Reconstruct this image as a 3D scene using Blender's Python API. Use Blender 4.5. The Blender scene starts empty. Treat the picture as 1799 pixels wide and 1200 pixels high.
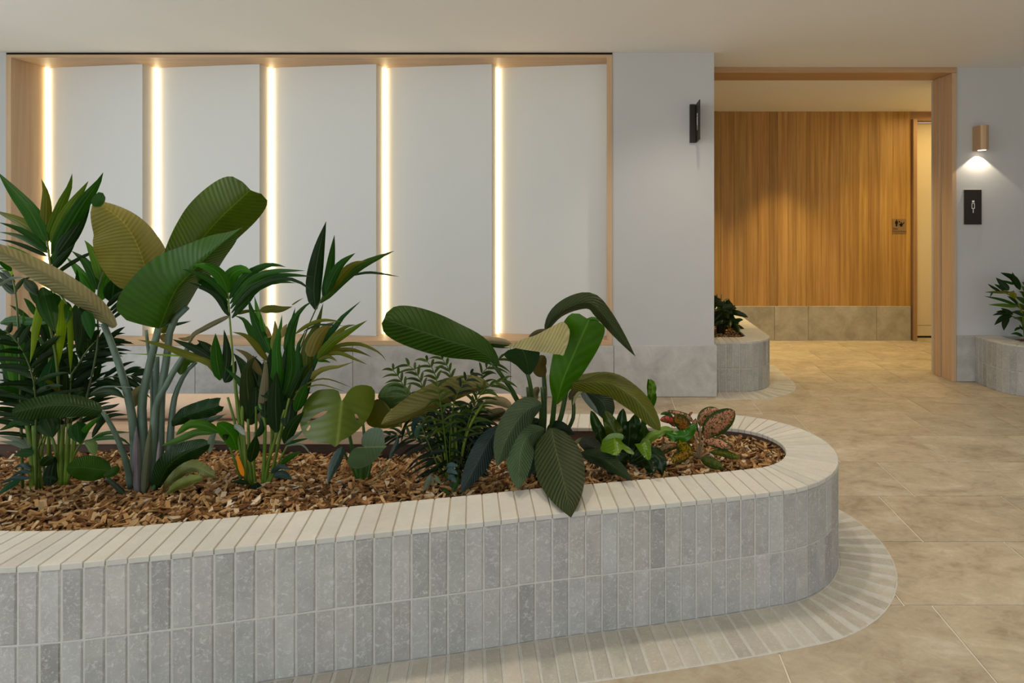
import bpy, bmesh, math, random
from mathutils import Vector, Matrix
random.seed(7)
R = random.Random(11)
S = bpy.context.scene
COL = S.collection
# ------------------------------------------------------------------ camera
PX, PY, FPX, CH = 1072.6, 393.2, 1067.0, 1.35      # principal point, focal length (px of a 1799x1200 frame), eye height
cd = bpy.data.cameras.new('camera'); cam = bpy.data.objects.new('camera', cd); COL.objects.link(cam)
cam.location = (0, 0, CH); cam.rotation_euler = (math.pi/2, 0, 0)
cd.sensor_width = 36; cd.lens = 36*FPX/1799
cd.shift_x = (899.5-PX)/1799; cd.shift_y = (PY-600)/1799
cd.clip_start = .05
S.camera = cam
S.view_settings.view_transform = 'Standard'; S.view_settings.look = 'None'
S.view_settings.exposure = 0.0; S.view_settings.gamma = 1.0; S.view_settings.use_curve_mapping = False
# ------------------------------------------------------------------ light
W = bpy.data.worlds.new('daylight'); S.world = W; W.use_nodes = True
_nt = W.node_tree; _tc = _nt.nodes.new('ShaderNodeTexCoord'); _sp = _nt.nodes.new('ShaderNodeSeparateXYZ'); _cr = _nt.nodes.new('ShaderNodeValToRGB')
_nt.links.new(_tc.outputs['Generated'], _sp.inputs[0]); _mr = _nt.nodes.new('ShaderNodeMapRange'); _mr.inputs[1].default_value = -1
_nt.links.new(_sp.outputs[2], _mr.inputs[0]); _nt.links.new(_mr.outputs[0], _cr.inputs[0]); _nt.links.new(_cr.outputs[0], _nt.nodes['Background'].inputs[0])
_e = _cr.color_ramp.elements; _e[0].position = .47; _e[0].color = (.74, .66, .54, 1); _e[1].position = .53; _e[1].color = (.80, .90, 1.0, 1)   # warm lower half added to light the ceiling from below, sky
_nt.nodes['Background'].inputs[1].default_value = 1.35

def area(name, loc, rot, sx, sy, power, col):
    l = bpy.data.lights.new(name, 'AREA'); l.shape = 'RECTANGLE'; l.size = sx; l.size_y = sy; l.energy = power; l.color = col
    o = bpy.data.objects.new(name, l); o.location = loc; o.rotation_euler = rot; COL.objects.link(o); return o
def spot(name, loc, target, power, deg, blend, col, r=.04):
    l = bpy.data.lights.new(name, 'SPOT'); l.energy = power; l.spot_size = math.radians(deg); l.spot_blend = blend
    l.color = col; l.shadow_soft_size = r
    o = bpy.data.objects.new(name, l); o.location = loc
    o.rotation_euler = (Vector(target)-Vector(loc)).to_track_quat('-Z', 'Y').to_euler(); COL.objects.link(o); return o
COOL = (.90, .96, 1.0); WARM = (1.0, .86, .68); AMBER = (1.0, .74, .34)
area('window_daylight', (-1.5, -3.6, 1.5), (math.radians(90), 0, 0), 8, 2.3, 46, COOL)
area('window_daylight', (-5.6, .5, 1.6), (math.radians(90), 0, math.radians(-90)), 5, 2.2, 92, COOL)
for dx, dy in ((-2.3, 2.15), (-1.0, 2.3), (.2, 2.5)):
    spot('downlight', (dx, dy, 2.66), (dx, dy, 0), 46, 105, .8, WARM, .05)
for dx, dy in ((1.7, 1.3), (1.9, 3.2), (3.4, 2.4), (.6, 3.9)):
    spot('downlight', (dx, dy, 2.66), (dx, dy, 0), 44, 120, .9, WARM, .05)
for dx in (1.95, .85):
    spot('downlight', (dx, 6.50, 2.63), (dx, 6.56, 0), 85, 62, .6, AMBER, .03)
for dx, dy in ((3.1, 6.2), (2.1, 5.9)):  # second spot is an added lamp that yellows the passage floor
    spot('downlight', (dx, dy, 2.63), (dx, dy, 0), 62, 105, .8, AMBER, .05)
area('corridor_light', (3.75, 6.2, 2.6), (0, 0, 0), .5, 1.2, 16, AMBER)

# ------------------------------------------------------------------ materials
def mat(name):
    m = bpy.data.materials.new(name); m.use_nodes = True
    nt = m.node_tree; nt.nodes.clear()
    out = nt.nodes.new('ShaderNodeOutputMaterial'); bs = nt.nodes.new('ShaderNodeBsdfPrincipled')
    nt.links.new(bs.outputs[0], out.inputs[0])
    class N: pass
    n = N(); n.m = m; n.nt = nt; n.bs = bs; n.out = out
    def put(sock, v):
        if v is None: return
        if hasattr(v, 'is_linked') or isinstance(v, bpy.types.NodeSocket): nt.links.new(v, sock)
        else: sock.default_value = v
    n.put = put
    def node(t, ins=None, **kw):
        x = nt.nodes.new('ShaderNode'+t)
        for k, v in kw.items(): setattr(x, k, v)
        for k, v in (ins or {}).items(): put(x.inputs[k], v)
        return x
    n.node = node
    n.math = lambda op, a, b=None, c=None: node('Math', {0: a, **({1: b} if b is not None else {}), **({2: c} if c is not None else {})}, operation=op).outputs[0]
    def mix(f, a, b, bt='MIX'):
        x = node('Mix', data_type='RGBA', blend_type=bt); put(x.inputs[0], f); put(x.inputs[6], a); put(x.inputs[7], b); return x.outputs[2]
    n.mix = mix
    def ramp(f, stops):
        x = node('ValToRGB'); e = x.color_ramp.elements
        while len(e) < len(stops): e.new(.5)
        for el, (p, c) in zip(e, stops): el.position = p; el.color = (*c, 1) if len(c) == 3 else c
        put(x.inputs[0], f); return x.outputs[0]
    n.ramp = ramp
    def noise(vec, scale, detail=4, rough=.55, dist=0):
        return node('TexNoise', {'Vector': vec, 'Scale': scale, 'Detail': detail, 'Roughness': rough, 'Distortion': dist}).outputs[0]
    n.noise = noise
    def coords(sc=(1, 1, 1), rnd=True):
        tc = node('TexCoord').outputs['Object']
        if rnd:
            oi = node('ObjectInfo').outputs['Random']
            off = node('VectorMath', {0: (37.1, 71.3, 53.7)}, operation='SCALE'); put(off.inputs['Scale'], oi)
            tc = node('VectorMath', {0: tc, 1: off.outputs[0]}, operation='ADD').outputs[0]
        return node('Mapping', {'Vector': tc, 'Scale': sc}).outputs[0]
    n.coords = coords
    def bump(h, s, d=.01):
        put(bs.inputs['Normal'], node('Bump', {'Height': h, 'Strength': s, 'Distance': d}).outputs[0])
    n.bump = bump
    def base(c): put(bs.inputs['Base Color'], c if not isinstance(c, tuple) else (*c, 1))
    n.base = base
    def set_(rough=.6, spec=.5, metal=0):
        bs.inputs['Roughness'].default_value = rough; bs.inputs['Specular IOR Level'].default_value = spec; bs.inputs['Metallic'].default_value = metal
    n.set = set_
    n.oc = lambda: node('ObjectInfo').outputs['Color']
    return n
M = {}
def plain(name, col, rough=.6, spec=.4, metal=0, nz=0.0, sc=20):
    n = mat(name); n.set(rough, spec, metal)
    if nz:
        f = n.noise(n.coords(), sc)
        n.base(n.mix(f, (*[c*(1-nz) for c in col], 1), (*[min(1, c*(1+nz)) for c in col], 1)))
        n.bump(f, .15, .004)
    else: n.base(col)
    M[name] = n.m
def stone(name, tint, specks, vary, sc=1.0, rough=.75):
    n = mat(name); v = n.coords((sc, sc, sc)); n.set(rough, .3)
    c1 = n.noise(v, 9, 6, .65, .4); fine = n.noise(v, 130, 4, .7); pit = n.noise(v, 70, 6, .8, 1.0)
    c = n.mix(n.ramp(c1, [(.3, (1-vary,)*3), (.7, (1+vary*.6,)*3)]), (0, 0, 0, 1), n.oc()) if False else None
    tone = n.ramp(c1, [(.28, tuple(t*(1-vary) for t in tint)), (.72, tuple(min(1, t*(1+vary)) for t in tint))])
    c = n.mix(1.0, tone, n.oc(), 'MULTIPLY')
    c = n.mix(n.math('MULTIPLY', n.ramp(pit, [(.52, (0, 0, 0)), (.64, (1, 1, 1))]), specks), c, (.72, .72, .70, 1))
    n.base(c)
    n.bump(n.math('ADD', n.math('MULTIPLY', fine, .5), pit), .35, .0035)
    M[name] = n.m
stone('brick', (.375, .37, .35), .46, .15)
stone('apron_brick', (.44, .415, .355), .28, .13)
stone('coping', (.52, .505, .455), .14, .08)  # grey brick made paler and warmer, light from above put into the colour
stone('skirting_stone', (.50, .50, .49), .12, .24, .6)
plain('mortar', (.52, .51, .47), .9, .2, 0, .15, 60)
plain('coping_mortar', (.42, .36, .26), .9, .2, 0, .15, 60)
plain('floor_grout', (.76, .71, .62), .9, .2)
n = mat('floor_stone'); v = n.coords((1, 1.5, 1)); n.set(.55, .3)
c1 = n.noise(v, 3.0, 7, .66, .9); c2 = n.noise(v, 15, 6, .72, .8); c3 = n.noise(v, 90, 3, .6)
f = n.math('ADD', n.math('MULTIPLY', c1, .6), n.math('MULTIPLY', c2, .4))
c = n.ramp(f, [(.36, (.31, .25, .17)), (.46, (.41, .345, .25)), (.55, (.47, .405, .30)), (.66, (.58, .52, .42))])
n.base(n.mix(1.0, c, n.oc(), 'MULTIPLY')); n.bump(n.math('ADD', c2, n.math('MULTIPLY', c3, .6)), .18, .004); M['floor_stone'] = n.m
n = mat('plaster'); v = n.coords((1, 1, 1), False); n.set(.85, .2)
f = n.noise(v, 1.6, 6, .6, .5); n.base(n.mix(f, (.51, .517, .525, 1), (.57, .577, .585, 1))); n.bump(n.noise(v, 16, 5, .6), .06, .01); M['plaster'] = n.m
plain('ceiling_paint', (.86, .86, .85), .9, .1)
plain('panel_paint', (.70, .72, .71), .55, .3)
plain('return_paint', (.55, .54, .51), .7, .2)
def timber(name, dark, light, axis, rough=.5):
    n = mat(name); s = [26, 26, 26]; s[axis] = .9; n.set(rough, .35)
    v = n.coords(tuple(s)); g = n.noise(v, 1.1, 5, .55, .4)
    s2 = [120, 120, 120]; s2[axis] = 3; fib = n.noise(n.coords(tuple(s2)), 1.5, 3, .6)
    f = n.math('ADD', n.math('MULTIPLY', g, .8), n.math('MULTIPLY', fib, .2))
    c = n.ramp(f, [(.34, dark), (.52, tuple((a+b)/2 for a, b in zip(dark, light))), (.70, light)])
    n.base(n.mix(1.0, c, n.oc(), 'MULTIPLY')); n.bump(fib, .08, .003); M[name] = n.m
for ax, nm in ((0, 'x'), (1, 'y'), (2, 'z')):
    timber('oak_'+nm, (.51, .345, .205), (.63, .455, .285), ax)
timber('cladding', (.30, .155, .036), (.51, .30, .088), 2)
timber('bench_oak', (.44, .31, .21), (.58, .44, .32), 0)
plain('planter_liner', (.10, .065, .052), .7, .2, 0, .2, 10)
plain('bolster_leather', (.62, .46, .34), .5, .4, 0, .06, 40)
plain('bronze', (.016, .011, .006), .45, .4, 0)
plain('sign_white', (.85, .85, .83), .5, .3)
plain('sign_edge', (.55, .52, .44), .4, .5)
plain('sign_steel', (.27, .17, .08), .35, .5, .3)
plain('sign_black', (.008, .006, .004), .6, .2)
plain('sconce_bronze', (.50, .33, .19), .38, .5, .25)
plain('warm_lit_paint', (.72, .62, .42), .8, .2)  # white paint tinted yellow, the warm passage light put into its colour
plain('shadow_gap', (.02, .015, .01), .8, .1)
plain('soil', (.035, .02, .012), .95, .1)
def emit(name, col, s):
    n = mat(name); n.base((0, 0, 0)); n.bs.inputs['Emission Color'].default_value = (*col, 1); n.bs.inputs['Emission Strength'].default_value = s; M[name] = n.m
emit('led', (1.0, .76, .43), 8.0)
emit('lamp_glow', (1.0, .82, .58), 8.0)
n = mat('mulch'); n.set(.85, .2)
rp = n.node('NewGeometry').outputs['Random Per Island']
c = n.ramp(rp, [(0, (.09, .04, .015)), (.25, (.22, .105, .036)), (.5, (.36, .20, .075)), (.75, (.47, .295, .13)), (.92, (.57, .42, .24)), (1, (.66, .58, .46))])
n.base(n.mix(n.math('MULTIPLY', n.noise(n.coords((1, 1, 1), False), 160, 3), .3), c, (.12, .06, .03, 1))); M['mulch'] = n.m
def leafmat(name, freq, slope, longi, vein, bmp, rough, midw=.05, trans=.12, blotch=False, spec=.16):
    n = mat(name); n.set(rough, spec)
    uv = n.node('UVMap').outputs[0]; sp = n.node('SeparateXYZ', {0: uv}); u, v = sp.outputs[0], sp.outputs[1]
    av = n.math('ABSOLUTE', n.math('SUBTRACT', n.math('MULTIPLY', v, 2.0), 1.0))
    ph = n.math('SUBTRACT', n.math('MULTIPLY', u, freq), n.math('MULTIPLY', n.math('POWER', av, .8), slope))
    lat = n.math('SINE', n.math('MULTIPLY', ph, 6.2832))
    lon = n.math('SINE', n.math('MULTIPLY', v, longi*6.2832))
    pat = lat if freq else lon
    nz = n.noise(n.coords((1, 1, 1)), 14, 3)
    k = n.math('ADD', n.math('MULTIPLY', pat, vein), n.math('ADD', n.math('MULTIPLY', nz, .5), .75))
    oc = n.oc()
    kk = n.node('CombineXYZ', {0: k, 1: k, 2: k}).outputs[0]
    c = n.mix(1.0, oc, kk, 'MULTIPLY')
    mid = n.ramp(av, [(0, (1, 1, 1)), (midw, (0, 0, 0))])
    lite = n.mix(.25, n.mix(1.0, oc, (1.9, 1.7, 1.6, 1), 'MULTIPLY'), (.25, .30, .12, 1))
    c = n.mix(n.math('MULTIPLY', mid, .75), c, lite)
    if blotch:
        b = n.noise(n.coords((1, 1, 1)), 95, 4, .6, 1.2); edge = n.ramp(av, [(.62, (0, 0, 0)), (.92, (1, 1, 1))])
        bm = n.ramp(n.math('ADD', b, n.math('MULTIPLY', edge, .25)), [(.47, (0, 0, 0)), (.56, (1, 1, 1))])
        c = n.mix(bm, c, (.025, .05, .012, 1))
    bf = n.node('NewGeometry').outputs['Backfacing']
    c = n.mix(n.math('MULTIPLY', bf, .35), c, n.mix(.5, oc, (.18, .20, .09, 1)))
    n.base(c); n.bump(pat, bmp, .003)
    tr = n.node('BsdfTranslucent', {0: n.mix(1.0, c, (1.3, 1.5, .5, 1), 'MULTIPLY')})
    ms = n.node('MixShader', {0: trans}); n.nt.links.new(n.bs.outputs[0], ms.inputs[1]); n.nt.links.new(tr.outputs[0], ms.inputs[2])
    n.nt.links.new(ms.outputs[0], n.out.inputs[0]); M[name] = n.m
leafmat('leaf_pleated', 19, 3.6, 0, .10, .42, .40, .03)
leafmat('leaf_banana', 26, 2.2, 0, .08, .30, .38, .025)
leafmat('leaf_palm', 0, 0, 4, .06, .15, .45, .05, .18)
leafmat('leaf_plain', 6, 1.5, 0, .07, .12, .28, .06, .12, False, .27)
leafmat('leaf_pink', 7, 1.6, 0, .10, .2, .45, .05, .15, True)
n = mat('stem'); n.set(.45, .4); n.base(n.mix(1.0, n.oc(), n.ramp(n.noise(n.coords((8, 8, 1)), 6, 3), [(.3, (.75,)*3), (.7, (1.2,)*3)]), 'MULTIPLY')); M['stem'] = n.m

# ------------------------------------------------------------------ object helpers
def link(o): COL.objects.link(o); return o
def tag(o, label=None, cat=None, group=None, kind=None):
    for k, v in (('label', label), ('category', cat), ('group', group), ('kind', kind)):
        if v: o[k] = v
    return o
def child(o, parent):
    if parent is not None:
        o.parent = parent
        if parent.parent is None: o.matrix_parent_inverse = Matrix.Translation(-parent.location)
    return o
def thing(name, label, cat, loc=(0, 0, 0), group=None, kind=None):
    o = link(bpy.data.objects.new(name, None)); o.location = loc; o.empty_display_size = .1
    return tag(o, label, cat, group, kind)
def mesh(name, V, Fc, m, parent=None, smooth=False, col=None, uv=None):
    me = bpy.data.meshes.new(name); me.from_pydata([tuple(v) for v in V], [], Fc); me.materials.append(M[m])
    if smooth: me.polygons.foreach_set('use_smooth', [True]*len(me.polygons))
    if uv:
        l = me.uv_layers.new(name='UVMap')
        for lp in me.loops: l.data[lp.index].uv = uv[lp.vertex_index]
    me.update()
    return inst(name, me, parent, col)
def inst(name, me, parent=None, col=None, mw=None):
    o = link(bpy.data.objects.new(name, me))
    if col: o.color = (*col, 1)
    child(o, parent)
    if mw is not None: o.matrix_basis = mw
    return o
class MB:
    def __init__(s): s.V = []; s.F = []
    def add(s, V, Fc): b = len(s.V); s.V += [tuple(v) for v in V]; s.F += [tuple(i+b for i in f) for f in Fc]; return s
    def box(s, x0, x1, y0, y1, z0, z1, c=0.0):
        if c <= 0:
            return s.add([(x, y, z) for z in (z0, z1) for y in (y0, y1) for x in (x0, x1)],
                         [(0, 2, 3, 1), (4, 5, 7, 6), (0, 1, 5, 4), (2, 6, 7, 3), (0, 4, 6, 2), (1, 3, 7, 5)])
        bm = bmesh.new(); bmesh.ops.create_cube(bm, size=1)
        for v in bm.verts: v.co = Vector(((x0+x1)/2+v.co.x*(x1-x0), (y0+y1)/2+v.co.y*(y1-y0), (z0+z1)/2+v.co.z*(z1-z0)))
        bmesh.ops.bevel(bm, geom=bm.edges[:], offset=c, segments=1, affect='EDGES'); bm.verts.index_update()
        s.add([v.co.copy() for v in bm.verts], [[v.index for v in f.verts] for f in bm.faces]); bm.free(); return s
    def tube(s, P, r0, r1=None, n=8):
        r1 = r0 if r1 is None else r1; P = [Vector(p) for p in P]; rings = []; b = len(s.V)
        for i, p in enumerate(P):
            t = (P[min(i+1, len(P)-1)]-P[max(i-1, 0)]).normalized()
            a = t.orthogonal().normalized() if i == 0 else (rings[-1]-t*rings[-1].dot(t)).normalized()
            rings.append(a); q = t.cross(a); r = r0+(r1-r0)*i/(len(P)-1)
            s.V += [tuple(p+(a*math.cos(2*math.pi*k/n)+q*math.sin(2*math.pi*k/n))*r) for k in range(n)]
        for i in range(len(P)-1):
            for k in range(n): s.F.append((b+i*n+k, b+i*n+(k+1) % n, b+(i+1)*n+(k+1) % n, b+(i+1)*n+k))
        s.F.append(tuple(b+k for k in reversed(range(n)))); s.F.append(tuple(b+(len(P)-1)*n+k for k in range(n))); return s
    def out(s, name, m, parent=None, smooth=False, col=None): return mesh(name, s.V, s.F, m, parent, smooth, col)
def bx(name, m, parent, *a, c=0.0, col=None): return MB().box(*a, c=c).out(name, m, parent, False, col)
def struct(o, label): return tag(o, label, None, None, 'structure')
def slabpoly(name, poly, z0, z1, m, parent=None):
    n_ = len(poly); V = [(x, y, z0) for x, y in poly]+[(x, y, z1) for x, y in poly]
    Fc = [tuple(range(n_, 2*n_)), tuple(reversed(range(n_)))]+[(i, (i+1) % n_, n_+(i+1) % n_, n_+i) for i in range(n_)]
    return mesh(name, V, Fc, m, parent)
def grey(lo=.85, hi=1.12, tint=.03):
    g = R.uniform(lo, hi); return (g*(1+R.uniform(-tint, tint)), g, g*(1+R.uniform(-tint, tint)))
# ================================================================== ROOM
CZ = 2.688                     # ceiling height
YA, YB, YP = 4.75, 5.20, 7.04  # niche wall, sign wall, timber back wall
XA = .81                       # right end of the niche wall
floor = thing('floor', 'beige limestone tile floor of the lobby', None, (0, 0, 0), None, 'structure')
bx('floor_bed', 'floor_grout', floor, -7, 7, -4, 8, -.10, -.0035)
TL, TD = .607, .4306
phase = {0: 1.08, 1: 1.296, 2: 1.912, 3: 1.51, 4: 1.33, 5: 1.04, 6: .5305}
tile_m = {}
def tile_mesh(L, D):
    key = (round(L, 3), round(D, 3))
    if key not in tile_m:
        g, c = .0029, .0012; a, b = L/2-g, D/2-g
        V = [(-a, -b, -.02), (a, -b, -.02), (a, b, -.02), (-a, b, -.02), (-a, -b, -c), (a, -b, -c), (a, b, -c), (-a, b, -c),
             (-a+c, -b+c, 0), (a-c, -b+c, 0), (a-c, b-c, 0), (-a+c, b-c, 0)]
        Fc = [(8, 9, 10, 11)]+[(s+i, s+(i+1) % 4, s+4+(i+1) % 4, s+4+i) for s in (0, 4) for i in range(4)]
        me = bpy.data.meshes.new('floor_tile'); me.from_pydata(V, [], Fc); me.materials.append(M['floor_stone']); tile_m[key] = me
    return tile_m[key]
def put_tile(x0, x1, y0, y1):
    inst('floor_tile', tile_mesh(x1-x0, y1-y0), floor, grey(.93, 1.06, .015), Matrix.Translation(((x0+x1)/2, (y0+y1)/2, 0)))
for k in range(-6, 9):
    y1 = 4.73+.004-TD*k; y0 = y1-TD
    L = .63 if k == 5 else TL
    ph = phase.get(k, R.uniform(0, .6)) % L
    lo, hi = (0.1, 4.4) if k < -1 else (-1.3, 4.6)
    if k in (0, -1): lo = -4.9 if k == 0 else .3
    if y0 > 3.0 and k >= 0: lo = -4.9
    if k == 1:
        xs = [1.296-TL*i for i in range(10, 0, -1)]+[1.296, 2.089, 2.69]+[2.69+TL*i for i in range(1, 5)]
    else:
        n0 = math.floor((lo-ph)/L); xs = [ph+L*i for i in range(n0, n0+30) if ph+L*i < hi+L]
    for a, b in zip(xs, xs[1:]):
        if b > lo and a < hi: put_tile(a, b, y0, min(y1, 7.2))
struct(bx('ceiling', 'ceiling_paint', None, -7, 7, -4, 5.464, CZ, CZ+.1), 'flat off-white painted ceiling of the lobby')
struct(bx('ceiling_passage', 'ceiling_paint', None, -.1, 4.3, 5.464, 7.6, 2.652, 2.78), 'lower painted ceiling of the passage behind the timber portal')
# niche wall, built around the recess
wl = MB(); NX0, NX1, NZ0, NZ1 = -4.722, .014, .398, 2.672
wl.box(-7, NX0, YA, 5.2, 0, CZ); wl.box(NX1, XA, YA, 5.2, 0, CZ); wl.box(NX0, NX1, YA, 5.2, 0, NZ0); wl.box(NX0, NX1, YA, 5.2, NZ1, CZ); wl.box(NX0, NX1, 5.12, 5.2, NZ0, NZ1)
wall_n = struct(wl.out('wall_front', 'plaster'), 'pale grey plaster wall holding the lit timber-framed recess')
struct(MB().box(-6.8, -6.6, -4, 5.2, 0, CZ).out('wall_left', 'plaster'), 'plaster side wall left of the planter').location.x = -.1
wb = MB().box(2.957, 7, YB, 5.5, 0, CZ)
wall_s = struct(wb.out('wall_right', 'plaster'), 'pale grey plaster wall with the wall lamp and dark figure sign')
struct(MB().box(6.9, 7, -4, 5.2, 0, CZ).out('wall_side', 'plaster'), 'far right plaster side wall of the lobby')
struct(MB().box(-.1, 0, 5.2, 7.2, 0, 2.652).out('wall_passage_left', 'warm_lit_paint'), 'painted wall at the left end of the passage')
struct(MB().box(4.2, 4.3, 5.5, 7.6, 0, 2.652).out('wall_passage_right', 'warm_lit_paint'), 'painted wall at the right end of the passage')
# stone skirting
bl = thing('baseboard_left', 'tall grey stone skirting under the lit timber recess', None, (0, YA, 0), None, 'structure')
def xat(px, Y): return (px-PX)/FPX*Y
js = [-6.0, xat(66, 4.73), xat(343, 4.73), xat(620, 4.73), xat(897, 4.73), xat(1078.5, 4.73), xat(1260, 4.727)]
for a, b in zip(js, js[1:]):
    bx('skirting_tile', 'skirting_stone', bl, a+.0015, b-.0015, 4.727, 4.752, .002, .3995, c=.0025, col=grey(.94, 1.05, .01))
bx('skirting_tile', 'skirting_stone', bl, XA, xat(1260, 4.727)-.001, 4.753, 5.2, .002, .3995, c=.0025)
br = thing('baseboard_right', 'short grey stone skirting between portal and right planter', None, (3, YB, 0), None, 'structure')
bx('skirting_tile', 'skirting_stone', br, 2.958, 3.5, 5.185, 5.202, .002, .394, c=.002, col=(.86, .86, .84))
# timber-clad back wall
wk = thing('wall_back', 'amber timber boarded wall at the end of the passage', None, (0, YP, 0), None, 'structure')
bx('backing', 'shadow_gap', wk, -.05, 3.484, YP+.018, YP+.12, 0, 2.652)
x = -.02
while x < 3.45:
    w = R.choice((.115, .13, .15, .10)); x1 = min(x+w, 3.482)
    if 3.482-x1 < .04: x1 = 3.482
    g = R.uniform(.82, 1.16)
    bx('plank', 'cladding', wk, x+.0006, x1-.0006, YP+R.uniform(0, .0012), YP+.017, .39, 2.651, c=.0012, col=(g, g*R.uniform(.96, 1.03), g*R.uniform(.9, 1.05)))
    x = x1
bb = thing('baseboard_back', 'stone skirting, tinted for warm light, below the timber boards', None, (0, YP, 0), None, 'structure')
js = [-.02, .55, 1.30, xat(1360.6, 7.02), xat(1420, 7.02), xat(1540, 7.02), xat(1600.5, 7.02)]
for a, b in zip(js, js[1:]):
    bx('skirting_tile', 'skirting_stone', bb, a+.0015, b-.0015, 7.018, 7.045, .001, .396, c=.002, col=(.74, .67, .54))  # tan multiplier puts the passage's warm light into the grey stone
# side door beyond
dr = thing('door_1', 'yellow-lit painted door at the right end of the passage', None, (3.9, 7.2, 0), None, 'structure')
bx('door_leaf', 'warm_lit_paint', dr, 3.50, 4.19, 7.21, 7.26, .146, 2.548)
bx('kick_panel', 'warm_lit_paint', dr, 3.50, 4.19, 7.208, 7.26, .02, .141)
bx('frame_jamb', 'oak_z', dr, 3.486, 3.531, 6.99, 7.206, 0, 2.56, c=.002, col=(.62, .52, .42))
bx('frame_head', 'oak_x', dr, 3.486, 4.2, 7.05, 7.206, 2.55, 2.652, c=.002, col=(.6, .5, .4))
bx('threshold_shade', 'shadow_gap', dr, 3.53, 4.2, 7.206, 7.3, 0, .018)  # dark strip painted in for the shade under the door
# timber portal of the passage
tp = thing('trim_1', 'oak portal lining around the passage opening', None, (2.9, 5.3, 0), None, 'structure')
bx('jamb_board', 'oak_z', tp, 2.918, 2.957, 5.188, 5.36, 0, 2.639, c=.002, col=(1.0, .97, .95))
bx('jamb_board', 'oak_z', tp, 2.900, 2.957, 5.362, 5.464, 0, 2.639, c=.002, col=(.95, .92, .9))
bx('head_board', 'oak_x', tp, .3, 2.957, 5.186, 5.464, 2.640, 2.6885, c=.002, col=(.85, .76, .66))
bx('reveal_fill', 'plaster', tp, 2.958, 3.6, 5.46, 5.6, 0, 2.652)
# ================================================================== LIT RECESS
ni = thing('light_niche', 'long oak-framed wall recess with five tilted white panels and glowing strips', 'wall niche', (-2.35, YA, .4))
bx('frame_head', 'oak_x', ni, NX0, NX1, 4.742, 5.10, 2.648, 2.672, c=.002)
bx('frame_sill', 'oak_x', ni, NX0, NX1, 4.735, 5.10, .400, .438, c=.003, col=(1.05, 1.03, 1.0))
bx('frame_jamb', 'oak_z', ni, NX0, -4.682, 4.742, 5.10, .438, 2.648, c=.002)
bx('frame_jamb', 'oak_z', ni, -.030, NX1, 4.742, 5.10, .438, 2.648, c=.002)
bx('shadow_line', 'shadow_gap', ni, NX0, NX1, 4.746, 4.80, 2.672, 2.688)  # dark strip standing in for the shadow line between frame and ceiling
bx('back_board', 'return_paint', ni, NX0, NX1, 5.085, 5.118, .40, 2.67)
front = [-3.80, -2.849, -1.902, -.9637, -.0315]
back = [-4.682, -3.775, -2.826, -1.882, -.944]
YF, YK = 4.93, 5.045
for i in range(5):
    xb, xf = back[i]+.030, front[i]
    d = Vector((xf-xb, YF-YK)); nrm = Vector((d.y, -d.x)).normalized()*.012
    if nrm.y < 0: nrm = -nrm
    q = [(xb, YK), (xf, YF), (xf+nrm.x, YF+nrm.y), (xb+nrm.x, YK+nrm.y)]
    slabpoly('panel', q, .439, 2.647, 'panel_paint', ni)
    if i < 4:
        xr = back[i+1]
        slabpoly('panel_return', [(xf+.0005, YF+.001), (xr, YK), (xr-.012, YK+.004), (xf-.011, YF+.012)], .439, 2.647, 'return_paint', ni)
    x0 = back[i]+.002
    s = bx('light_strip', 'led', ni, x0+.004, x0+.016, YK-.022, YK+.004, .442, 2.644)
    s['label'] = 'glowing warm white light strip'
    bx('strip_channel', 'panel_paint', ni, x0, x0+.027, YK+.016, YK+.03, .44, 2.646)
# ================================================================== PLANTERS
H0 = .4066; PITCH = .0547; CW = .2025; CT = .016
def catmull(P, closed, m=24):
    P = [Vector(p) for p in P]; out = []; n_ = len(P)
    rng = range(n_ if closed else n_-1)
    for i in rng:
        if closed: a, b, c, d = P[i-1], P[i], P[(i+1) % n_], P[(i+2) % n_]
        else: a, b, c, d = P[max(i-1, 0)], P[i], P[i+1], P[min(i+2, n_-1)]
        for k in range(m):
            t = k/m
            out.append(.5*((2*b)+(c-a)*t+(2*a-5*b+4*c-d)*t*t+(3*b-a-3*c+d)*t**3))
    if not closed: out.append(P[-1])
    return out
class Path:
    def __init__(s, pts, closed):
        s.p = [Vector(q) for q in pts]; s.closed = closed
        if closed: s.p.append(s.p[0].copy())
        s.l = [0.0]
        for a, b in zip(s.p, s.p[1:]): s.l.append(s.l[-1]+(b-a).length)
        s.L = s.l[-1]
    def at(s, d):
        if s.closed: d %= s.L
        d = min(max(d, 0), s.L)
        lo, hi = 0, len(s.l)-1
        while hi-lo > 1:
            m_ = (lo+hi)//2
            if s.l[m_] <= d: lo = m_
            else: hi = m_
        t = (d-s.l[lo])/max(1e-9, s.l[hi]-s.l[lo]); return s.p[lo].lerp(s.p[hi], t)
    def nrm(s, d, e=.03):           # outward: path runs counter-clockwise seen from above
        t = (s.at(d+e)-s.at(d-e)).normalized(); return Vector((t.y, -t.x))
    def near(s, q):
        q = Vector(q); return min(((p-q).length, l) for p, l in zip(s.p, s.l))[1]
    def offset(s, w, n_=240): return [s.at(s.L*i/n_)+s.nrm(s.L*i/n_)*w for i in range(n_ if s.closed else n_+1)]
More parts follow.
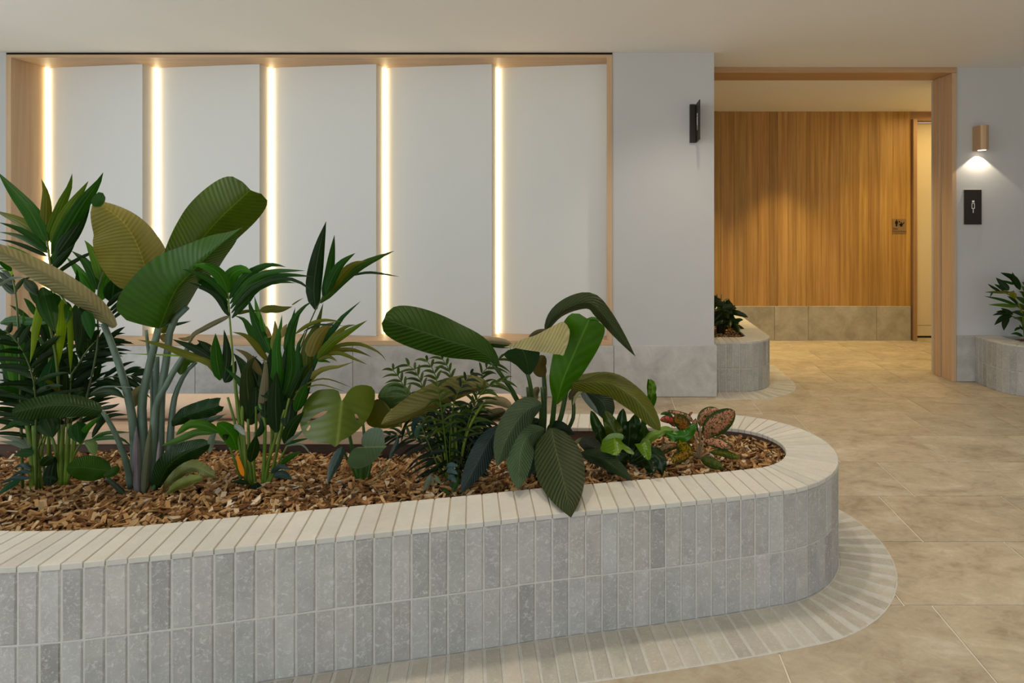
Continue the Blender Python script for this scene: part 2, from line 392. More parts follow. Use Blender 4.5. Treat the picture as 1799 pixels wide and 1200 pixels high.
def prism(w, h, t, c, jit, rr):
    """a brick: w along x, h along z, face towards -y, body t deep, chamfered arrises"""
    a = w/2
    def j(): return rr.uniform(-jit, jit)
    ring = [(-a, 0), (a, 0), (a, h), (-a, h)]
    V = [(x, t, z) for x, z in ring]+[(x+j(), c, z+j()) for x, z in ring]
    V += [(-a+c+j(), 0+j()*.4, c+j()), (a-c+j(), j()*.4, c+j()), (a-c+j(), j()*.4, h-c+j()), (-a+c+j(), j()*.4, h-c+j())]
    Fc = [(8, 9, 10, 11)]+[(s_+i, s_+(i+1) % 4, s_+4+(i+1) % 4, s_+4+i) for s_ in (0, 4) for i in range(4)]
    return V, Fc
def brick_set(name, w, h, t, m, nvar=5):
    out = []
    for k in range(nvar):
        V, Fc = prism(w, h, t, .0035, .0011, R); me = bpy.data.meshes.new(name); me.from_pydata(V, [], Fc); me.materials.append(M[m]); out.append(me)
    return out
BW = PITCH-.0052
UP = brick_set('brick', BW, .1985, .03, 'brick'); LO = brick_set('brick', BW, .1835, .03, 'brick')
AP = brick_set('apron_brick', BW-.001, .2035, .02, 'apron_brick')
def frame(pos, nrm2, z):            # local -y -> outward normal
    n3 = Vector((nrm2.x, nrm2.y, 0)); xax = Vector((-n3.y, n3.x, 0))
    return Matrix(((xax.x, -n3.x, 0, pos.x), (xax.y, -n3.y, 0, pos.y), (0, 0, 1, z), (0, 0, 0, 1)))
def frame_flat(pos, nrm2, z):       # brick lying: local z -> outward normal, local -y -> up
    n3 = Vector((nrm2.x, nrm2.y, 0)); up = Vector((0, 0, 1)); xax = up.cross(n3)*-1
    c0, c1, c2 = xax, -up, n3
    if c0.cross(c1).dot(c2) < 0: c0 = -c0
    return Matrix(((c0.x, c1.x, c2.x, pos.x), (c0.y, c1.y, c2.y, pos.y), (c0.z, c1.z, c2.z, z), (0, 0, 0, 1)))
def coping_brick(parent, path, d, z0, z1, cw, w=PITCH, g=.0016):
    c = .0022
    def ring(off, z, o):
        r = []
        for dd, side in ((-w/2, 0), (w/2, 0), (w/2, 1), (-w/2, 1)):
            nn = path.nrm(d+dd); p = path.at(d+dd)-nn*(cw if side else 0)
            r.append(p)
        ctr = sum(r, Vector((0, 0)))/4; out = []
        for i in range(4):
            p = r[i]; e = r[i ^ 1]-p; e2 = r[3-i]-p
            p = p+e.normalized()*(g+o)+e2.normalized()*o
            out.append((p.x+R.uniform(-.0004, .0004), p.y+R.uniform(-.0004, .0004), z))
        return out
    V = ring(0, z0, 0)+ring(0, z1-c, 0)+ring(0, z1, c)
    Fc = [(8, 9, 10, 11), (3, 2, 1, 0)]+[(s_+i, s_+(i+1) % 4, s_+4+(i+1) % 4, s_+4+i) for s_ in (0, 4) for i in range(4)]
    mesh('coping_brick', V, Fc, 'coping', parent, False, grey(.92, 1.06, .02))
def band(name, A, B, z0, z1, m, parent, closed):
    """solid ring between outline A (outer) and B (inner)"""
    n_ = len(A); V = [(p.x, p.y, z0) for p in A]+[(p.x, p.y, z1) for p in A]+[(p.x, p.y, z0) for p in B]+[(p.x, p.y, z1) for p in B]
    Fc = []
    for i in range(n_ if closed else n_-1):
        k = (i+1) % n_
        Fc += [(i, k, n_+k, n_+i), (n_+i, n_+k, 3*n_+k, 3*n_+i), (2*n_+k, 2*n_+i, 3*n_+i, 3*n_+k)]
    return mesh(name, V, Fc, m, parent)
def planter(root, path, d0, nfront, nback, d_cop, z_top, inner=True, apron=None, zlo=.1855):
    A = path.offset(-.0035); B = path.offset(-(CW-.012))
    band('wall_core', A, B, 0, z_top-CT-.001, 'mortar', root, path.closed)
    band('coping_bed', path.offset(-.003), path.offset(-(CW-.003)), z_top-CT+.0005, z_top-.0035, 'coping_mortar', root, path.closed)
    band('liner', path.offset(-(CW-.0115)), path.offset(-(CW-.004)), .05, z_top-CT-.0005, 'planter_liner', root, path.closed)
    for i in range(-nback, nfront):
        d = d0+PITCH*(i+.5)
        if not path.closed and (d < PITCH*.4 or d > path.L-PITCH*.4): continue
        p, nn = path.at(d), path.nrm(d)
        dark = .74 if R.random() < .06 else 1.0
        for me, z in ((R.choice(UP), zlo+.0045), (R.choice(LO), .001)):
            q = grey(.86, 1.10, .02); dk_ = .76 if R.random() < .05 else 1.0
            inst('brick', me, root, tuple(v*dk_ for v in q), frame(p, nn, z))
    for i in range(-d_cop[0], d_cop[1]):
        d = d0+PITCH*(i+.5)
        if not path.closed and (d < PITCH*.4 or d > path.L-PITCH*.4): continue
        coping_brick(root, path, d, z_top-CT, z_top, CW)
    if apron:
        ar, lo, hi = apron
        for i in range(lo, hi):
            d = d0+PITCH*(i+.5)
            if not path.closed and (d < 0 or d > path.L): continue
            p, nn = path.at(d), path.nrm(d)
            q = grey(.88, 1.10, .03)
            inst('apron_brick', R.choice(AP), ar, q, frame_flat(p+nn*.004, nn, .0035))
# main planter: front curve (left to right), round right end, straight back, round left end
cx, cy, rr = .4977, 2.5747, .4392
fr = [(-3.0, 3.014), (-3.35, 2.9), (-3.5, 2.6), (-3.35, 2.27), (-3.0, 2.0), (-2.6, 1.82), (-2.2, 1.71), (-1.9, 1.668), (-1.677, 1.667), (-1.49, 1.690),
      (-1.254, 1.738), (-.985, 1.796), (-.72, 1.855), (-.455, 1.912), (-.19, 1.975), (.07, 2.026), (.34, 2.083)]
a0 = math.radians(-76)
arc = [(cx+rr*math.cos(a0+(math.pi/2-a0)*k/14), cy+rr*math.sin(a0+(math.pi/2-a0)*k/14)) for k in range(15)]
strt = [(cx-.4*k, 3.0139) for k in range(1, 9)]
main = Path(catmull(fr+arc+strt, True, 10), True)
d0 = main.near((-.455, 1.912))
pl = thing('brick_planter', 'long low grey brick planter with rounded end in the foreground', 'planter', (-1.2, 2.3, 0))
d_end = main.near((-.40, 3.0139)); nf = int((d_end-d0)/PITCH)
d_left = main.near((-3.42, 2.4)); nb = int(((d0-d_left) % main.L)/PITCH)
apr = thing('floor_apron', 'curved band of pale bricks set in the floor around the front planter', 'paving', (-.2, 1.8, 0))
planter(pl, main, d0, nf, nb, (nb, nf), H0, True, (apr, -34, nf))
a_lo, a_hi = d0-34*PITCH, d0+nf*PITCH
Ao = [main.at(a_lo+(a_hi-a_lo)*i/120)+main.nrm(a_lo+(a_hi-a_lo)*i/120)*.2115 for i in range(121)]
Ai = [main.at(a_lo+(a_hi-a_lo)*i/120)+main.nrm(a_lo+(a_hi-a_lo)*i/120)*(-.02) for i in range(121)]
band('apron_bed', Ao, Ai, -.002, .0012, 'mortar', apr, False)
# bench along its back
be = thing('timber_bench', 'pale oak bench with tan roll backrest along the back of the front planter', 'bench', (-1.8, 3.0, 0))
bx('seat_slab', 'bench_oak', be, -3.3, -.402, 2.768, 3.30, .3425, .4066, c=.004)
bx('base_panel', 'planter_liner', be, -3.25, -.42, 3.03, 3.22, 0, .342)
bx('planter_board', 'planter_liner', be, -3.3, -.41, 2.785, 2.80, .06, .342)
P = []
for xx in (-3.29, -3.28, -3.26, -.46, -.44, -.43): P.append((xx, 2.945, .4655))
b = MB(); prof = (.03, .05, .058, .058, .05, .03); ns = 20; V = []
for p, r in zip(P, prof):
    V += [(p[0], p[1]+r*1.1*math.cos(2*math.pi*k/ns), p[2]+r*math.sin(2*math.pi*k/ns)) for k in range(ns)]
Fc = [(i*ns+k, i*ns+(k+1) % ns, (i+1)*ns+(k+1) % ns, (i+1)*ns+k) for i in range(5) for k in range(ns)]+[tuple(range(ns)), tuple(reversed(range(5*ns, 6*ns)))]
mesh('backrest_roll', V, Fc, 'bolster_leather', be, True)
# passage planter behind the niche wall
c2x, c2y, r2 = 1.045, 5.175, .300
pp = [(.815, 4.876), (.88, 4.875), (.95, 4.875)]+[(c2x+r2*math.cos(a), c2y+r2*math.sin(a)) for a in [math.radians(-84+12*k) for k in range(8)]]+[(c2x+r2, c2y+.2*k) for k in range(1, 10)]
path2 = Path(catmull(pp, False, 10), False)
p2 = thing('corner_planter', 'low brick planter with rounded corner behind the wall end', 'planter', (1.0, 5.5, 0))
apr2 = thing('floor_apron', 'small band of pale bricks in the floor around the passage planter', 'paving', (1.3, 5.0, 0))
planter(p2, path2, .005, 46, 0, (0, 46), .402, True, (apr2, 0, 24))
Ao = [path2.at(1.3*i/60)+path2.nrm(1.3*i/60)*.2115 for i in range(61)]; Ai = [path2.at(1.3*i/60)-path2.nrm(1.3*i/60)*.02 for i in range(61)]
band('apron_bed', Ao, Ai, -.002, .0012, 'mortar', apr2, False)
# planter in front of the sign wall
pp = [(3.112, 5.19), (3.109, 5.10), (3.110, 5.02), (3.118, 4.93), (3.146, 4.83), (3.19, 4.768), (3.26, 4.728), (3.36, 4.71), (3.5, 4.70)]+[(3.7+.2*k, 4.70) for k in range(8)]
path3 = Path(catmull(pp, False, 10), False)
p3 = thing('raised_planter', 'low pale brick planter curving out from the sign wall', 'planter', (3.6, 4.9, 0))
planter(p3, path3, .005, 44, 0, (0, 44), .398)
# soil and mulch
def inside(poly, x, y):
    c = False; j_ = len(poly)-1
    for i in range(len(poly)):
        if (poly[i].y > y) != (poly[j_].y > y) and x < (poly[j_].x-poly[i].x)*(y-poly[i].y)/(poly[j_].y-poly[i].y)+poly[i].x: c = not c
        j_ = i
    return c
inner = main.offset(-(CW-.006), 160)
def ss(a, b, x): t = min(1, max(0, (x-a)/(b-a))); return t*t*(3-2*t)
def mulch_h(x, y):
    right = ss(-.5, .5, x); back = ss(2.35, 2.75, y)
    return .345+.022*right-.052*back*(1-right)+.010*math.sin(x*3.1+y*5)*(1-right)
def chip_bed(name, label, poly, hfun, count, xr, yr, L0=.041, keep=lambda x, y: True):
    V, Fc = [], []
    k = 0
    while k < count:
        x, y = R.uniform(*xr), R.uniform(*yr)
        if not inside(poly, x, y) or not keep(x, y): continue
        k += 1
        l, w, t = L0*R.uniform(.45, 1.25), L0*R.uniform(.18, .42), L0*R.uniform(.06, .16)
        rot = Matrix.Rotation(R.uniform(0, 6.283), 3, 'Z') @ Matrix.Rotation(R.gauss(0, .42), 3, 'Y') @ Matrix.Rotation(R.gauss(0, .45), 3, 'X')
        z = hfun(x, y)+R.uniform(-.015, .012)
        b_ = len(V); sk = R.uniform(-.25, .25)
        for zz in (-t, t):
            for yy in (-w, w):
                for xx_ in (-l, l):
                    q = rot @ Vector((xx_*.5+yy*sk, yy*.5*(1 if xx_ < 0 else R.uniform(.6, 1)), zz*.5)); V.append((x+q.x, y+q.y, z+q.z))
        Fc += [tuple(i+b_ for i in f) for f in ((0, 2, 3, 1), (4, 5, 7, 6), (0, 1, 5, 4), (2, 6, 7, 3), (0, 4, 6, 2), (1, 3, 7, 5))]
    o = mesh(name, V, Fc, 'mulch'); return tag(o, label, 'mulch', None, 'stuff')
def soil_bed(name, poly, hfun, dz, root, st=.04):
    xs = [p.x for p in poly]; ys = [p.y for p in poly]; V, Fc, ix = [], [], {}
    nx, ny = int((max(xs)-min(xs))/st)+1, int((max(ys)-min(ys))/st)+1
    for i in range(nx+1):
        for j_ in range(ny+1):
            x, y = min(xs)+i*st, min(ys)+j_*st; ix[i, j_] = len(V); V.append((x, y, hfun(x, y)-dz))
    for i in range(nx):
        for j_ in range(ny):
            if all(inside(poly, min(xs)+(i+a)*st, min(ys)+(j_+b_)*st) for a in (0, 1) for b_ in (0, 1)): Fc.append((ix[i, j_], ix[i+1, j_], ix[i+1, j_+1], ix[i, j_+1]))
    return mesh(name, V, Fc, 'soil', root)
soil_bed('soil_bed', main.offset(-(CW+.002), 160), mulch_h, .016, pl)
chip_bed('wood_chip_mulch', 'bed of brown wood chip mulch filling the front planter', inner, mulch_h, 14000, (-3.0, .75), (1.8, 2.84), keep=lambda x, y: x > -.45 or y < 2.79)
poly2 = [Vector(p) for p in ((.815, 5.07), (1.0, 5.07), (1.12, 5.15), (1.15, 5.3), (1.15, 7.0), (.815, 7.0))]
soil_bed('soil_bed', poly2, lambda x, y: .36, .012, p2, .04)
chip_bed('wood_chip_mulch', 'dark wood chip mulch in the passage planter', poly2, lambda x, y: .36, 900, (.6, 1.16), (5.06, 6.2))
poly3 = [Vector(p) for p in ((3.3, 5.19), (3.32, 4.98), (3.42, 4.9), (5.0, 4.9), (5.0, 5.19))]
soil_bed('soil_bed', [Vector((p.x, min(p.y, 5.18))) for p in poly3], lambda x, y: .355, .012, p3, .03)
chip_bed('wood_chip_mulch', 'dark wood chip mulch in the planter under the figure sign', poly3, lambda x, y: .355, 700, (3.3, 4.6), (4.9, 5.19))
# ================================================================== SIGNS AND LAMP
YS = YB
sg = thing('restroom_sign', 'dark bronze plaque with thin white standing figure below the wall lamp', 'sign', (3.10, YS, 1.49))
x0, x1, z0, z1 = xat(1694.5, YS-.014), xat(1724.5, YS-.014), 1.35-(394.5-PY)/FPX*5.186+0.0, 1.35-(333.5-PY)/FPX*5.186
z0, z1 = 1.35-(394.5-PY)/FPX*5.186, 1.35+(PY-333.5)/FPX*5.186
bx('plate', 'bronze', sg, x0, x1, 5.184, 5.199, z0, z1, c=.001)
bx('backing', 'sign_edge', sg, x0-.005, x1+.005, 5.196, 5.2, z0-.004, z1+.004)
def figure(parent, cx_, cz_, y, s=1.0):
    b = MB(); f = y-.0012; t = .0045*s
    def rect(a, c, e, g): b.box(cx_+a*s, cx_+c*s, f, y, cz_+e*s, cz_+g*s)
    rect(-.010, .010, .052, .070); rect(-.0135, -.0135+.0045, .0, .046); rect(.009, .0135, .0, .046)
    rect(-.009, .009, .0415, .046); rect(-.009, .009, .0, .0045); rect(-.0032, .0032, -.036, .0)
    return b.out('figure_symbol', 'sign_white', parent)
figure(sg, (x0+x1)/2, 1.35+(PY-366.6)/FPX*5.186, 5.184)
bs_ = thing('blade_sign', 'dark bronze blade sign with white figure jutting from the wall end', 'sign', (.66, YA, 2.13))
bx('wall_bracket', 'bronze', bs_, xat(1211.6, 4.74), xat(1221.2, 4.74), 4.728, 4.752, 1.982, 2.281, c=.001)
bx('blade_plate', 'bronze', bs_, .664, .672, 4.545, 4.752, 1.982, 2.281, c=.001)
b = MB()
for a, c in ((2.178, 2.196), (2.105, 2.172)): b.box(.6628, .664, 4.635, 4.662, a, c)
b.box(.6628, .664, 4.645, 4.652, 2.068, 2.104); b.out('figure_symbol', 'sign_white', bs_)
lp = thing('wall_lamp', 'bronze half-round wall lamp shining down onto the figure sign', 'wall lamp', (3.14, YS, 2.07))
prof = [(3.098, 5.20), (3.098, 5.115), (3.104, 5.095), (3.118, 5.083), (3.140, 5.078), (3.160, 5.083), (3.174, 5.095), (3.180, 5.115), (3.180, 5.20)]
slabpoly('lamp_body', prof, 1.972, 2.178, 'sconce_bronze', lp)
mesh('lamp_lens', [(3.139+.030*math.cos(k*math.pi/10), 5.135+.034*math.sin(k*math.pi/10), 1.9712) for k in range(20)], [tuple(range(20))], 'lamp_glow', lp)
sl = spot('lamp_beam', (3.139, 5.150, 1.965), (3.139, 5.154, 0), 6.5, 104, .2, (1, .84, .62), .008); sl.parent = lp; sl.matrix_parent_inverse = Matrix.Translation(-lp.location)
st = thing('shower_sign', 'small steel restroom and shower sign on the timber boards', 'sign', (3.34, YP, 1.32))
sx0, sx1 = xat(1568, 7.035), xat(1592.5, 7.035); sz0, sz1 = 1.35+(PY-410)/FPX*7.035, 1.35+(PY-384.5)/FPX*7.035
bx('plate', 'sign_steel', st, sx0, sx1, YP-.006, YP, sz0, sz1, c=.001)
b = MB(); w_ = sx1-sx0; h_ = sz1-sz0
def poly_sym(pts):
    V = [(sx0+u*w_, YP-.0072, sz0+v*h_) for u, v in pts]; b.add(V, [tuple(range(len(V)))])
def disc(u, v, r): poly_sym([(u+r*math.cos(k*math.pi/6), v+r*math.sin(k*math.pi/6)) for k in range(12)])
disc(.28, .905, .045)
poly_sym([(.19, .85), (.37, .85), (.40, .66), (.345, .66), (.34, .48), (.22, .48), (.215, .66), (.16, .66)])
poly_sym([(.42, .90), (.56, .80), (.50, .72), (.47, .74)])
disc(.62, .73, .05)
poly_sym([(.55, .68), (.69, .68), (.72, .60), (.86, .74), (.83, .78), (.72, .69), (.70, .47), (.54, .47), (.53, .58), (.44, .55), (.45, .60)])
b.out('pictogram', 'sign_black', st)
def words(txt, u, v, size, parent):
    cu = bpy.data.curves.new('lettering', 'FONT'); cu.body = txt; cu.size = size; cu.materials.append(M['sign_black'])
    tmp = bpy.data.objects.new('lettering', cu); me = bpy.data.meshes.new_from_object(tmp); bpy.data.objects.remove(tmp); me.name = 'lettering'
    inst('lettering', me, parent, None, Matrix.Translation((sx0+u*w_, YP-.0074, sz0+v*h_)) @ Matrix.Rotation(math.pi/2, 4, 'X'))
words('Male', .02, .26, .030, st); words('Toilet & Shower', .02, .09, .0235, st)
# ================================================================== PLANTS
CAM = Vector((0, 0, CH))
def P3(px, py, Y): return Vector(((px-PX)/FPX*Y, Y, CH-(py-PY)/FPX*Y))
K = 7.4958
VIEW = {'A1': (0, 290, K), 'A2': (0, 430, K), 'A3': (0, 560, K), 'A4': (0, 710, K), 'B1': (220, 540, K), 'B2': (220, 700, 6.667),
        'C1': (400, 500, K), 'C2': (400, 640, 5), 'D1': (640, 600, K), 'D2': (640, 720, K), 'E1': (820, 510, 5.997), 'E2': (780, 680, 5),
        'F': (980, 640, 5.7125), 'G': (1130, 690, 8), 'H': (1240, 490, 10), 'I': (1700, 460, 7.495), 'R1': (0, 280, 4), 'R2': (0, 560, 3),
        'R3': (350, 380, 4), 'R4': (350, 620, 4), 'R5': (650, 500, 2.856), 'P': (0, 0, 1)}
def px(v, pts):
    ox, oy, s = VIEW[v]; return [(ox+p[0]/s, oy+p[1]/s) for p in pts]
def smooth(pts, n):
    if len(pts) == 2: pts = [pts[0], ((pts[0][0]+pts[1][0])/2, (pts[0][1]+pts[1][1])/2), pts[1]]
    c = catmull(pts, False, 8); p = Path(c, False); return [p.at(p.L*i/n) for i in range(n+1)]
def midrib(v, pts, Yb, Yt, n, bow=0.0):
    q = smooth(px(v, pts), n)
    return [P3(a.x, a.y, Yb+(Yt-Yb)*i/n+bow*math.sin(math.pi*i/n)) for i, a in enumerate(q)]
def blade(name, parent, C, w, aL, aR, prof, col, m, nx=3, curl=0.0, wave=0.0, wn=3, label=None):
    """leaf blade: C midrib points, w half width (m), aL/aR how far each half folds away, prof = beta exponents"""
    n = len(C)-1; a, b = prof; pk = (a/(a+b))**a*(b/(a+b))**b
    V, UV, Fc = [], [], []
    if not isinstance(aL, tuple): aL = (aL, aL)
    if not isinstance(aR, tuple): aR = (aR, aR)
    ph = R.uniform(0, 6.28)
    for i, p in enumerate(C):
        t = i/n; tt = min(max(t, .004), .997)
        T = (C[min(i+1, n)]-C[max(i-1, 0)]).normalized()
        D = (p-CAM).normalized(); Sd = T.cross(D)
        if Sd.length < .05: Sd = Vector((1, 0, 0))
        Sd.normalize(); Dn = Sd.cross(T).normalized()
        if Dn.dot(D) < 0: Dn = -Dn
        Lf = Sd                                           # left of travel as the camera sees it
        ww = w*(tt**a)*((1-tt)**b)/pk
        rowv = []
        for k in range(-nx, nx+1):
            s = abs(k)/nx; an = math.radians((aL[0]+(aL[1]-aL[0])*t) if k < 0 else (aR[0]+(aR[1]-aR[0])*t))
            off = Vector((0, 0, 0)); st = 8
            for j in range(st):
                g = an+math.radians(curl)*s*(j+.5)/st
                off += ((Lf if k < 0 else -Lf)*math.cos(g)+Dn*math.sin(g))*(ww*s/st)
            if wave: off += Dn*(wave*s*s*math.sin(ph+wn*6.283*t+(1.7 if k < 0 else 0)))
            V.append(p+off); UV.append((t, .5+.5*k/nx))
    r = 2*nx+1
    for i in range(n):
        for k in range(r-1): Fc.append((i*r+k, i*r+k+1, (i+1)*r+k+1, (i+1)*r+k))
    o = mesh(name, V, Fc, m, parent, True, col, UV)
    if label: o['label'] = label
    return o
PROF = {'banana': (.38, .30), 'lance': (.55, .85), 'strap': (.48, .98), 'wide': (.45, .58), 'spoon': (.75, .35), 'drop': (.5, .95), 'sword': (.34, 1.0)}
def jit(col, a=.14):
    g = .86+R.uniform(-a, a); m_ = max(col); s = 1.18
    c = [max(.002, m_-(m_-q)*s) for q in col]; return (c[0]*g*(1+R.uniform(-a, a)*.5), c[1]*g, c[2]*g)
def L(pl, v, pts, w, col, Y=(2.3, 2.3), aL=18, aR=18, prof='lance', m='leaf_pleated', n=16, nx=3, curl=10, wave=0, wn=3, bow=0, name='leaf', label=None):
    C = midrib(v, pts, Y[0], Y[1], n, bow); Ym = (Y[0]+Y[1])/2
    return blade(name, pl, C, w*Ym/FPX, aL, aR, PROF[prof] if isinstance(prof, str) else prof, jit(col), m, nx, curl, wave, wn, label)
def ST(pl, v, pts, r0, r1, col, Y=(2.3, 2.3), name='stem', n=12, sides=8):
    C = midrib(v, pts, Y[0], Y[1], n); Ym = (Y[0]+Y[1])/2
    return MB().tube(C, r0*Ym/FPX, r1*Ym/FPX, sides).out(name, 'stem', pl, True, jit(col, .08))
def FR(pl, v, rachis, Y, rcol, r0=2.2, leaflets=(), lcol=None, w=6, auto=None, twist=35):
    """palm frond: a rachis with explicit leaflets (same view) and/or automatic pairs"""
    C = midrib(v, rachis, Y[0], Y[1], 14); fo = MB().tube(C, r0*Y[0]/FPX, .5*r0*Y[1]/FPX, 6).out('frond', 'stem', pl, True, jit(rcol, .08))
    ym = Y[1]
    for lf in leaflets:
        lv, pts, lw = lf[0], lf[1], lf[2]; c = lf[3] if len(lf) > 3 else lcol; dy = lf[4] if len(lf) > 4 else R.uniform(-.10, .10)
        y0 = ym+R.uniform(-.02, .02)
        Q = midrib(lv, pts, y0, y0+dy, 10)
        blade('leaflet', fo, Q, lw*1.25*y0/FPX, R.uniform(15, twist), R.uniform(15, twist), PROF['strap'], jit(c), 'leaf_palm', 1, 0)
    if auto:
        t0, t1, np_, ln, a0_, a1_, droop, lw, c = auto
        N = len(C)-1
        for k in range(np_):
            t = t0+(t1-t0)*k/max(1, np_-1); i = min(N-1, int(t*N)); p = C[i].lerp(C[i+1], t*N-i)
            T = (C[min(i+1, N)]-C[max(i-1, 0)]).normalized()
            sidev = T.cross((p-CAM).normalized()); sidev.normalize(); dep = sidev.cross(T)
            for sg_ in (-1, 1):
                an = math.radians(a0_+(a1_-a0_)*t+R.uniform(-9, 9)); rl = math.radians(R.uniform(-50, 50))
                sd = sidev*sg_*math.cos(rl)+dep*math.sin(rl)
                d = T*math.cos(an)+sd*math.sin(an); ll = ln*ym/FPX*(1-.45*abs(2*t-1)**2)*R.uniform(.85, 1.1)
                Q = [p+d*ll*s+Vector((0, 0, -1))*droop*ll*s*s for s in [j/7 for j in range(8)]]
                blade('leaflet', fo, Q, lw*ym/FPX, R.uniform(10, 40), R.uniform(10, 40), PROF['strap'], jit(c, .22), 'leaf_palm', 1, 0)
    return fo
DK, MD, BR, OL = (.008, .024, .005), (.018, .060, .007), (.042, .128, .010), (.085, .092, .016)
YG, PALE, BL, GR = (.15, .23, .025), (.30, .29, .16), (.022, .045, .040), (.12, .15, .11)
STG, STB = (.10, .16, .035), (.105, .155, .115)
def base(pxl, py_, z=.33):
    Y = FPX*(CH-z)/(py_-PY); return ((pxl-PX)/FPX*Y, Y, z)

# ------------------------------------------------------------------ palm at the left edge
t = thing('kentia_palm', 'leafy kentia palm at the left edge of the front planter', 'palm', base(75, 862), 'kentia palms in the front planter')
FR(t, 'P', [(58, 868), (62, 800), (80, 690), (96, 560), (92, 490), (87, 460), (85, 440), (82, 415)], (2.33, 2.42), (.20, .22, .06), 3.2, [
    ('A1', [(600, 1000), (420, 640), (250, 430), (100, 250), (-30, 90)], 10.5, MD), ('A1', [(595, 930), (605, 700), (610, 500), (595, 330), (545, 185)], 7.5, OL),
    ('A1', [(620, 1020), (720, 760), (830, 480), (915, 290), (950, 110)], 7, (.07, .12, .015)), ('A1', [(670, 1020), (790, 800), (900, 600), (1050, 380), (1165, 210)], 8, (.07, .12, .015)),
    ('A1', [(690, 1180), (900, 830), (1080, 530), (1230, 320), (1300, 220), (1360, 95)], 11, MD), ('A1', [(740, 1190), (900, 970), (1050, 750), (1190, 530)], 10, DK),
    ('A1', [(615, 1060), (430, 870), (250, 740), (0, 630), (-80, 600)], 8.5, OL), ('A1', [(625, 1110), (370, 910), (180, 815), (-20, 755)], 5, MD),
    ('A1', [(640, 1160), (420, 1010), (200, 920), (-20, 880)], 4.5, MD), ('A1', [(620, 1200), (350, 1080), (150, 1010), (-20, 980)], 3.5, DK),
    ('A2', [(660, 360), (450, 240), (300, 120), (90, 0)], 6, BR), ('A2', [(690, 400), (560, 290), (400, 190), (230, 60)], 4, DK),
    ('A2', [(700, 430), (850, 300), (1050, 180), (1200, 110), (1330, 100), (1430, 155)], 3.2, DK), ('A2', [(690, 330), (800, 200), (900, 90), (990, -20)], 6, DK),
    ('A2', [(670, 260), (760, 120), (850, 10), (960, -160)], 6, MD)], MD)
FR(t, 'P', [(40, 866), (36, 700), (34, 610), (28, 520), (20, 480)], (2.30, 2.26), (.06, .09, .02), 2.4, [
    ('A2', [(200, 640), (80, 530), (-40, 420)], 6, DK), ('A2', [(205, 600), (270, 500), (330, 450), (420, 430)], 3, DK), ('A2', [(180, 520), (60, 420), (-40, 340)], 5, DK),
    ('A2', [(165, 430), (60, 340), (-30, 290)], 4, DK), ('A2', [(-40, 560), (120, 460), (240, 430), (350, 440)], 2.4, GR), ('A2', [(150, 350), (60, 270), (-30, 210)], 4, MD),
    ('A2', [(160, 400), (120, 330), (-10, 330)], 2, YG)], DK)
FR(t, 'P', [(104, 862), (104, 760), (100, 640), (78, 540), (50, 490), (90, 500), (125, 545)], (2.34, 2.22), (.10, .14, .03), 2.6, [
    ('A2', [(600, 570), (545, 800), (480, 1050), (440, 1330), (395, 1560)], 6, YG), ('A2', [(820, 720), (815, 950), (800, 1200), (785, 1400), (765, 1620)], 6.5, YG),
    ('A2', [(930, 820), (930, 1050), (930, 1300), (930, 1560), (928, 1700)], 4.2, YG), ('A2', [(330, 450), (420, 560), (500, 680)], 7, DK),
    ('A2', [(560, 560), (620, 800), (680, 1000), (720, 1150)], 12, (.018, .05, .01)), ('A2', [(700, 640), (690, 850), (640, 1000)], 10, MD),
    ('A2', [(1030, 830), (1080, 1000), (1060, 1250), (1010, 1450)], 10, DK), ('A2', [(1120, 870), (1180, 1050), (1200, 1250)], 8, (.02, .07, .015)),
    ('A2', [(880, 750), (900, 900), (870, 1050)], 5, MD)], MD)
FR(t, 'P', [(118, 862), (130, 780), (152, 700), (172, 602), (170, 540), (174, 500), (182, 475)], (2.36, 2.46), (.05, .08, .03), 2.2, [
    ('A2', [(1230, 670), (1150, 520), (1000, 300), (870, 160)], 7, BR), ('A2', [(1280, 590), (1220, 380), (1100, 200), (940, 80)], 7, MD),
    ('A2', [(1330, 470), (1290, 250), (1180, 30), (1110, -60)], 8, (.07, .14, .015)), ('A2', [(1380, 380), (1370, 250), (1330, 90)], 4, OL),
    ('A2', [(1340, 730), (1390, 500), (1440, 330), (1495, 180)], 8, BR), ('A2', [(1470, 760), (1490, 600), (1510, 430)], 12, (.008, .03, .006)),
    ('A2', [(1400, 830), (1550, 680), (1799, 540)], 4, DK), ('A2', [(1430, 890), (1600, 740), (1830, 630)], 2.6, DK), ('A2', [(1440, 940), (1620, 790), (1850, 680)], 2.6, DK),
    ('A2', [(1460, 990), (1650, 850), (1870, 740)], 2.6, DK), ('A2', [(1040, 640), (1020, 480), (1015, 320)], 3, MD)], MD)
FR(t, 'A3', [(430, 2250), (445, 1000), (490, 500), (540, 380), (720, 230), (950, 60)], (2.30, 2.38), (.20, .24, .05), 2.0, auto=(.46, .98, 14, 78, 65, 35, .25, 5, DK))
FR(t, 'A3', [(850, 2250), (930, 820), (1010, 640), (1140, 430), (1290, 260)], (2.36, 2.44), (.10, .15, .04), 2.4, auto=(.52, .98, 13, 76, 70, 35, .3, 5, DK))
FR(t, 'A3', [(480, 2250), (470, 1100), (430, 760), (320, 460), (160, 230), (60, 150)], (2.28, 2.22), (.05, .08, .02), 2.0, auto=(.42, .97, 12, 72, 70, 40, .3, 5, DK))
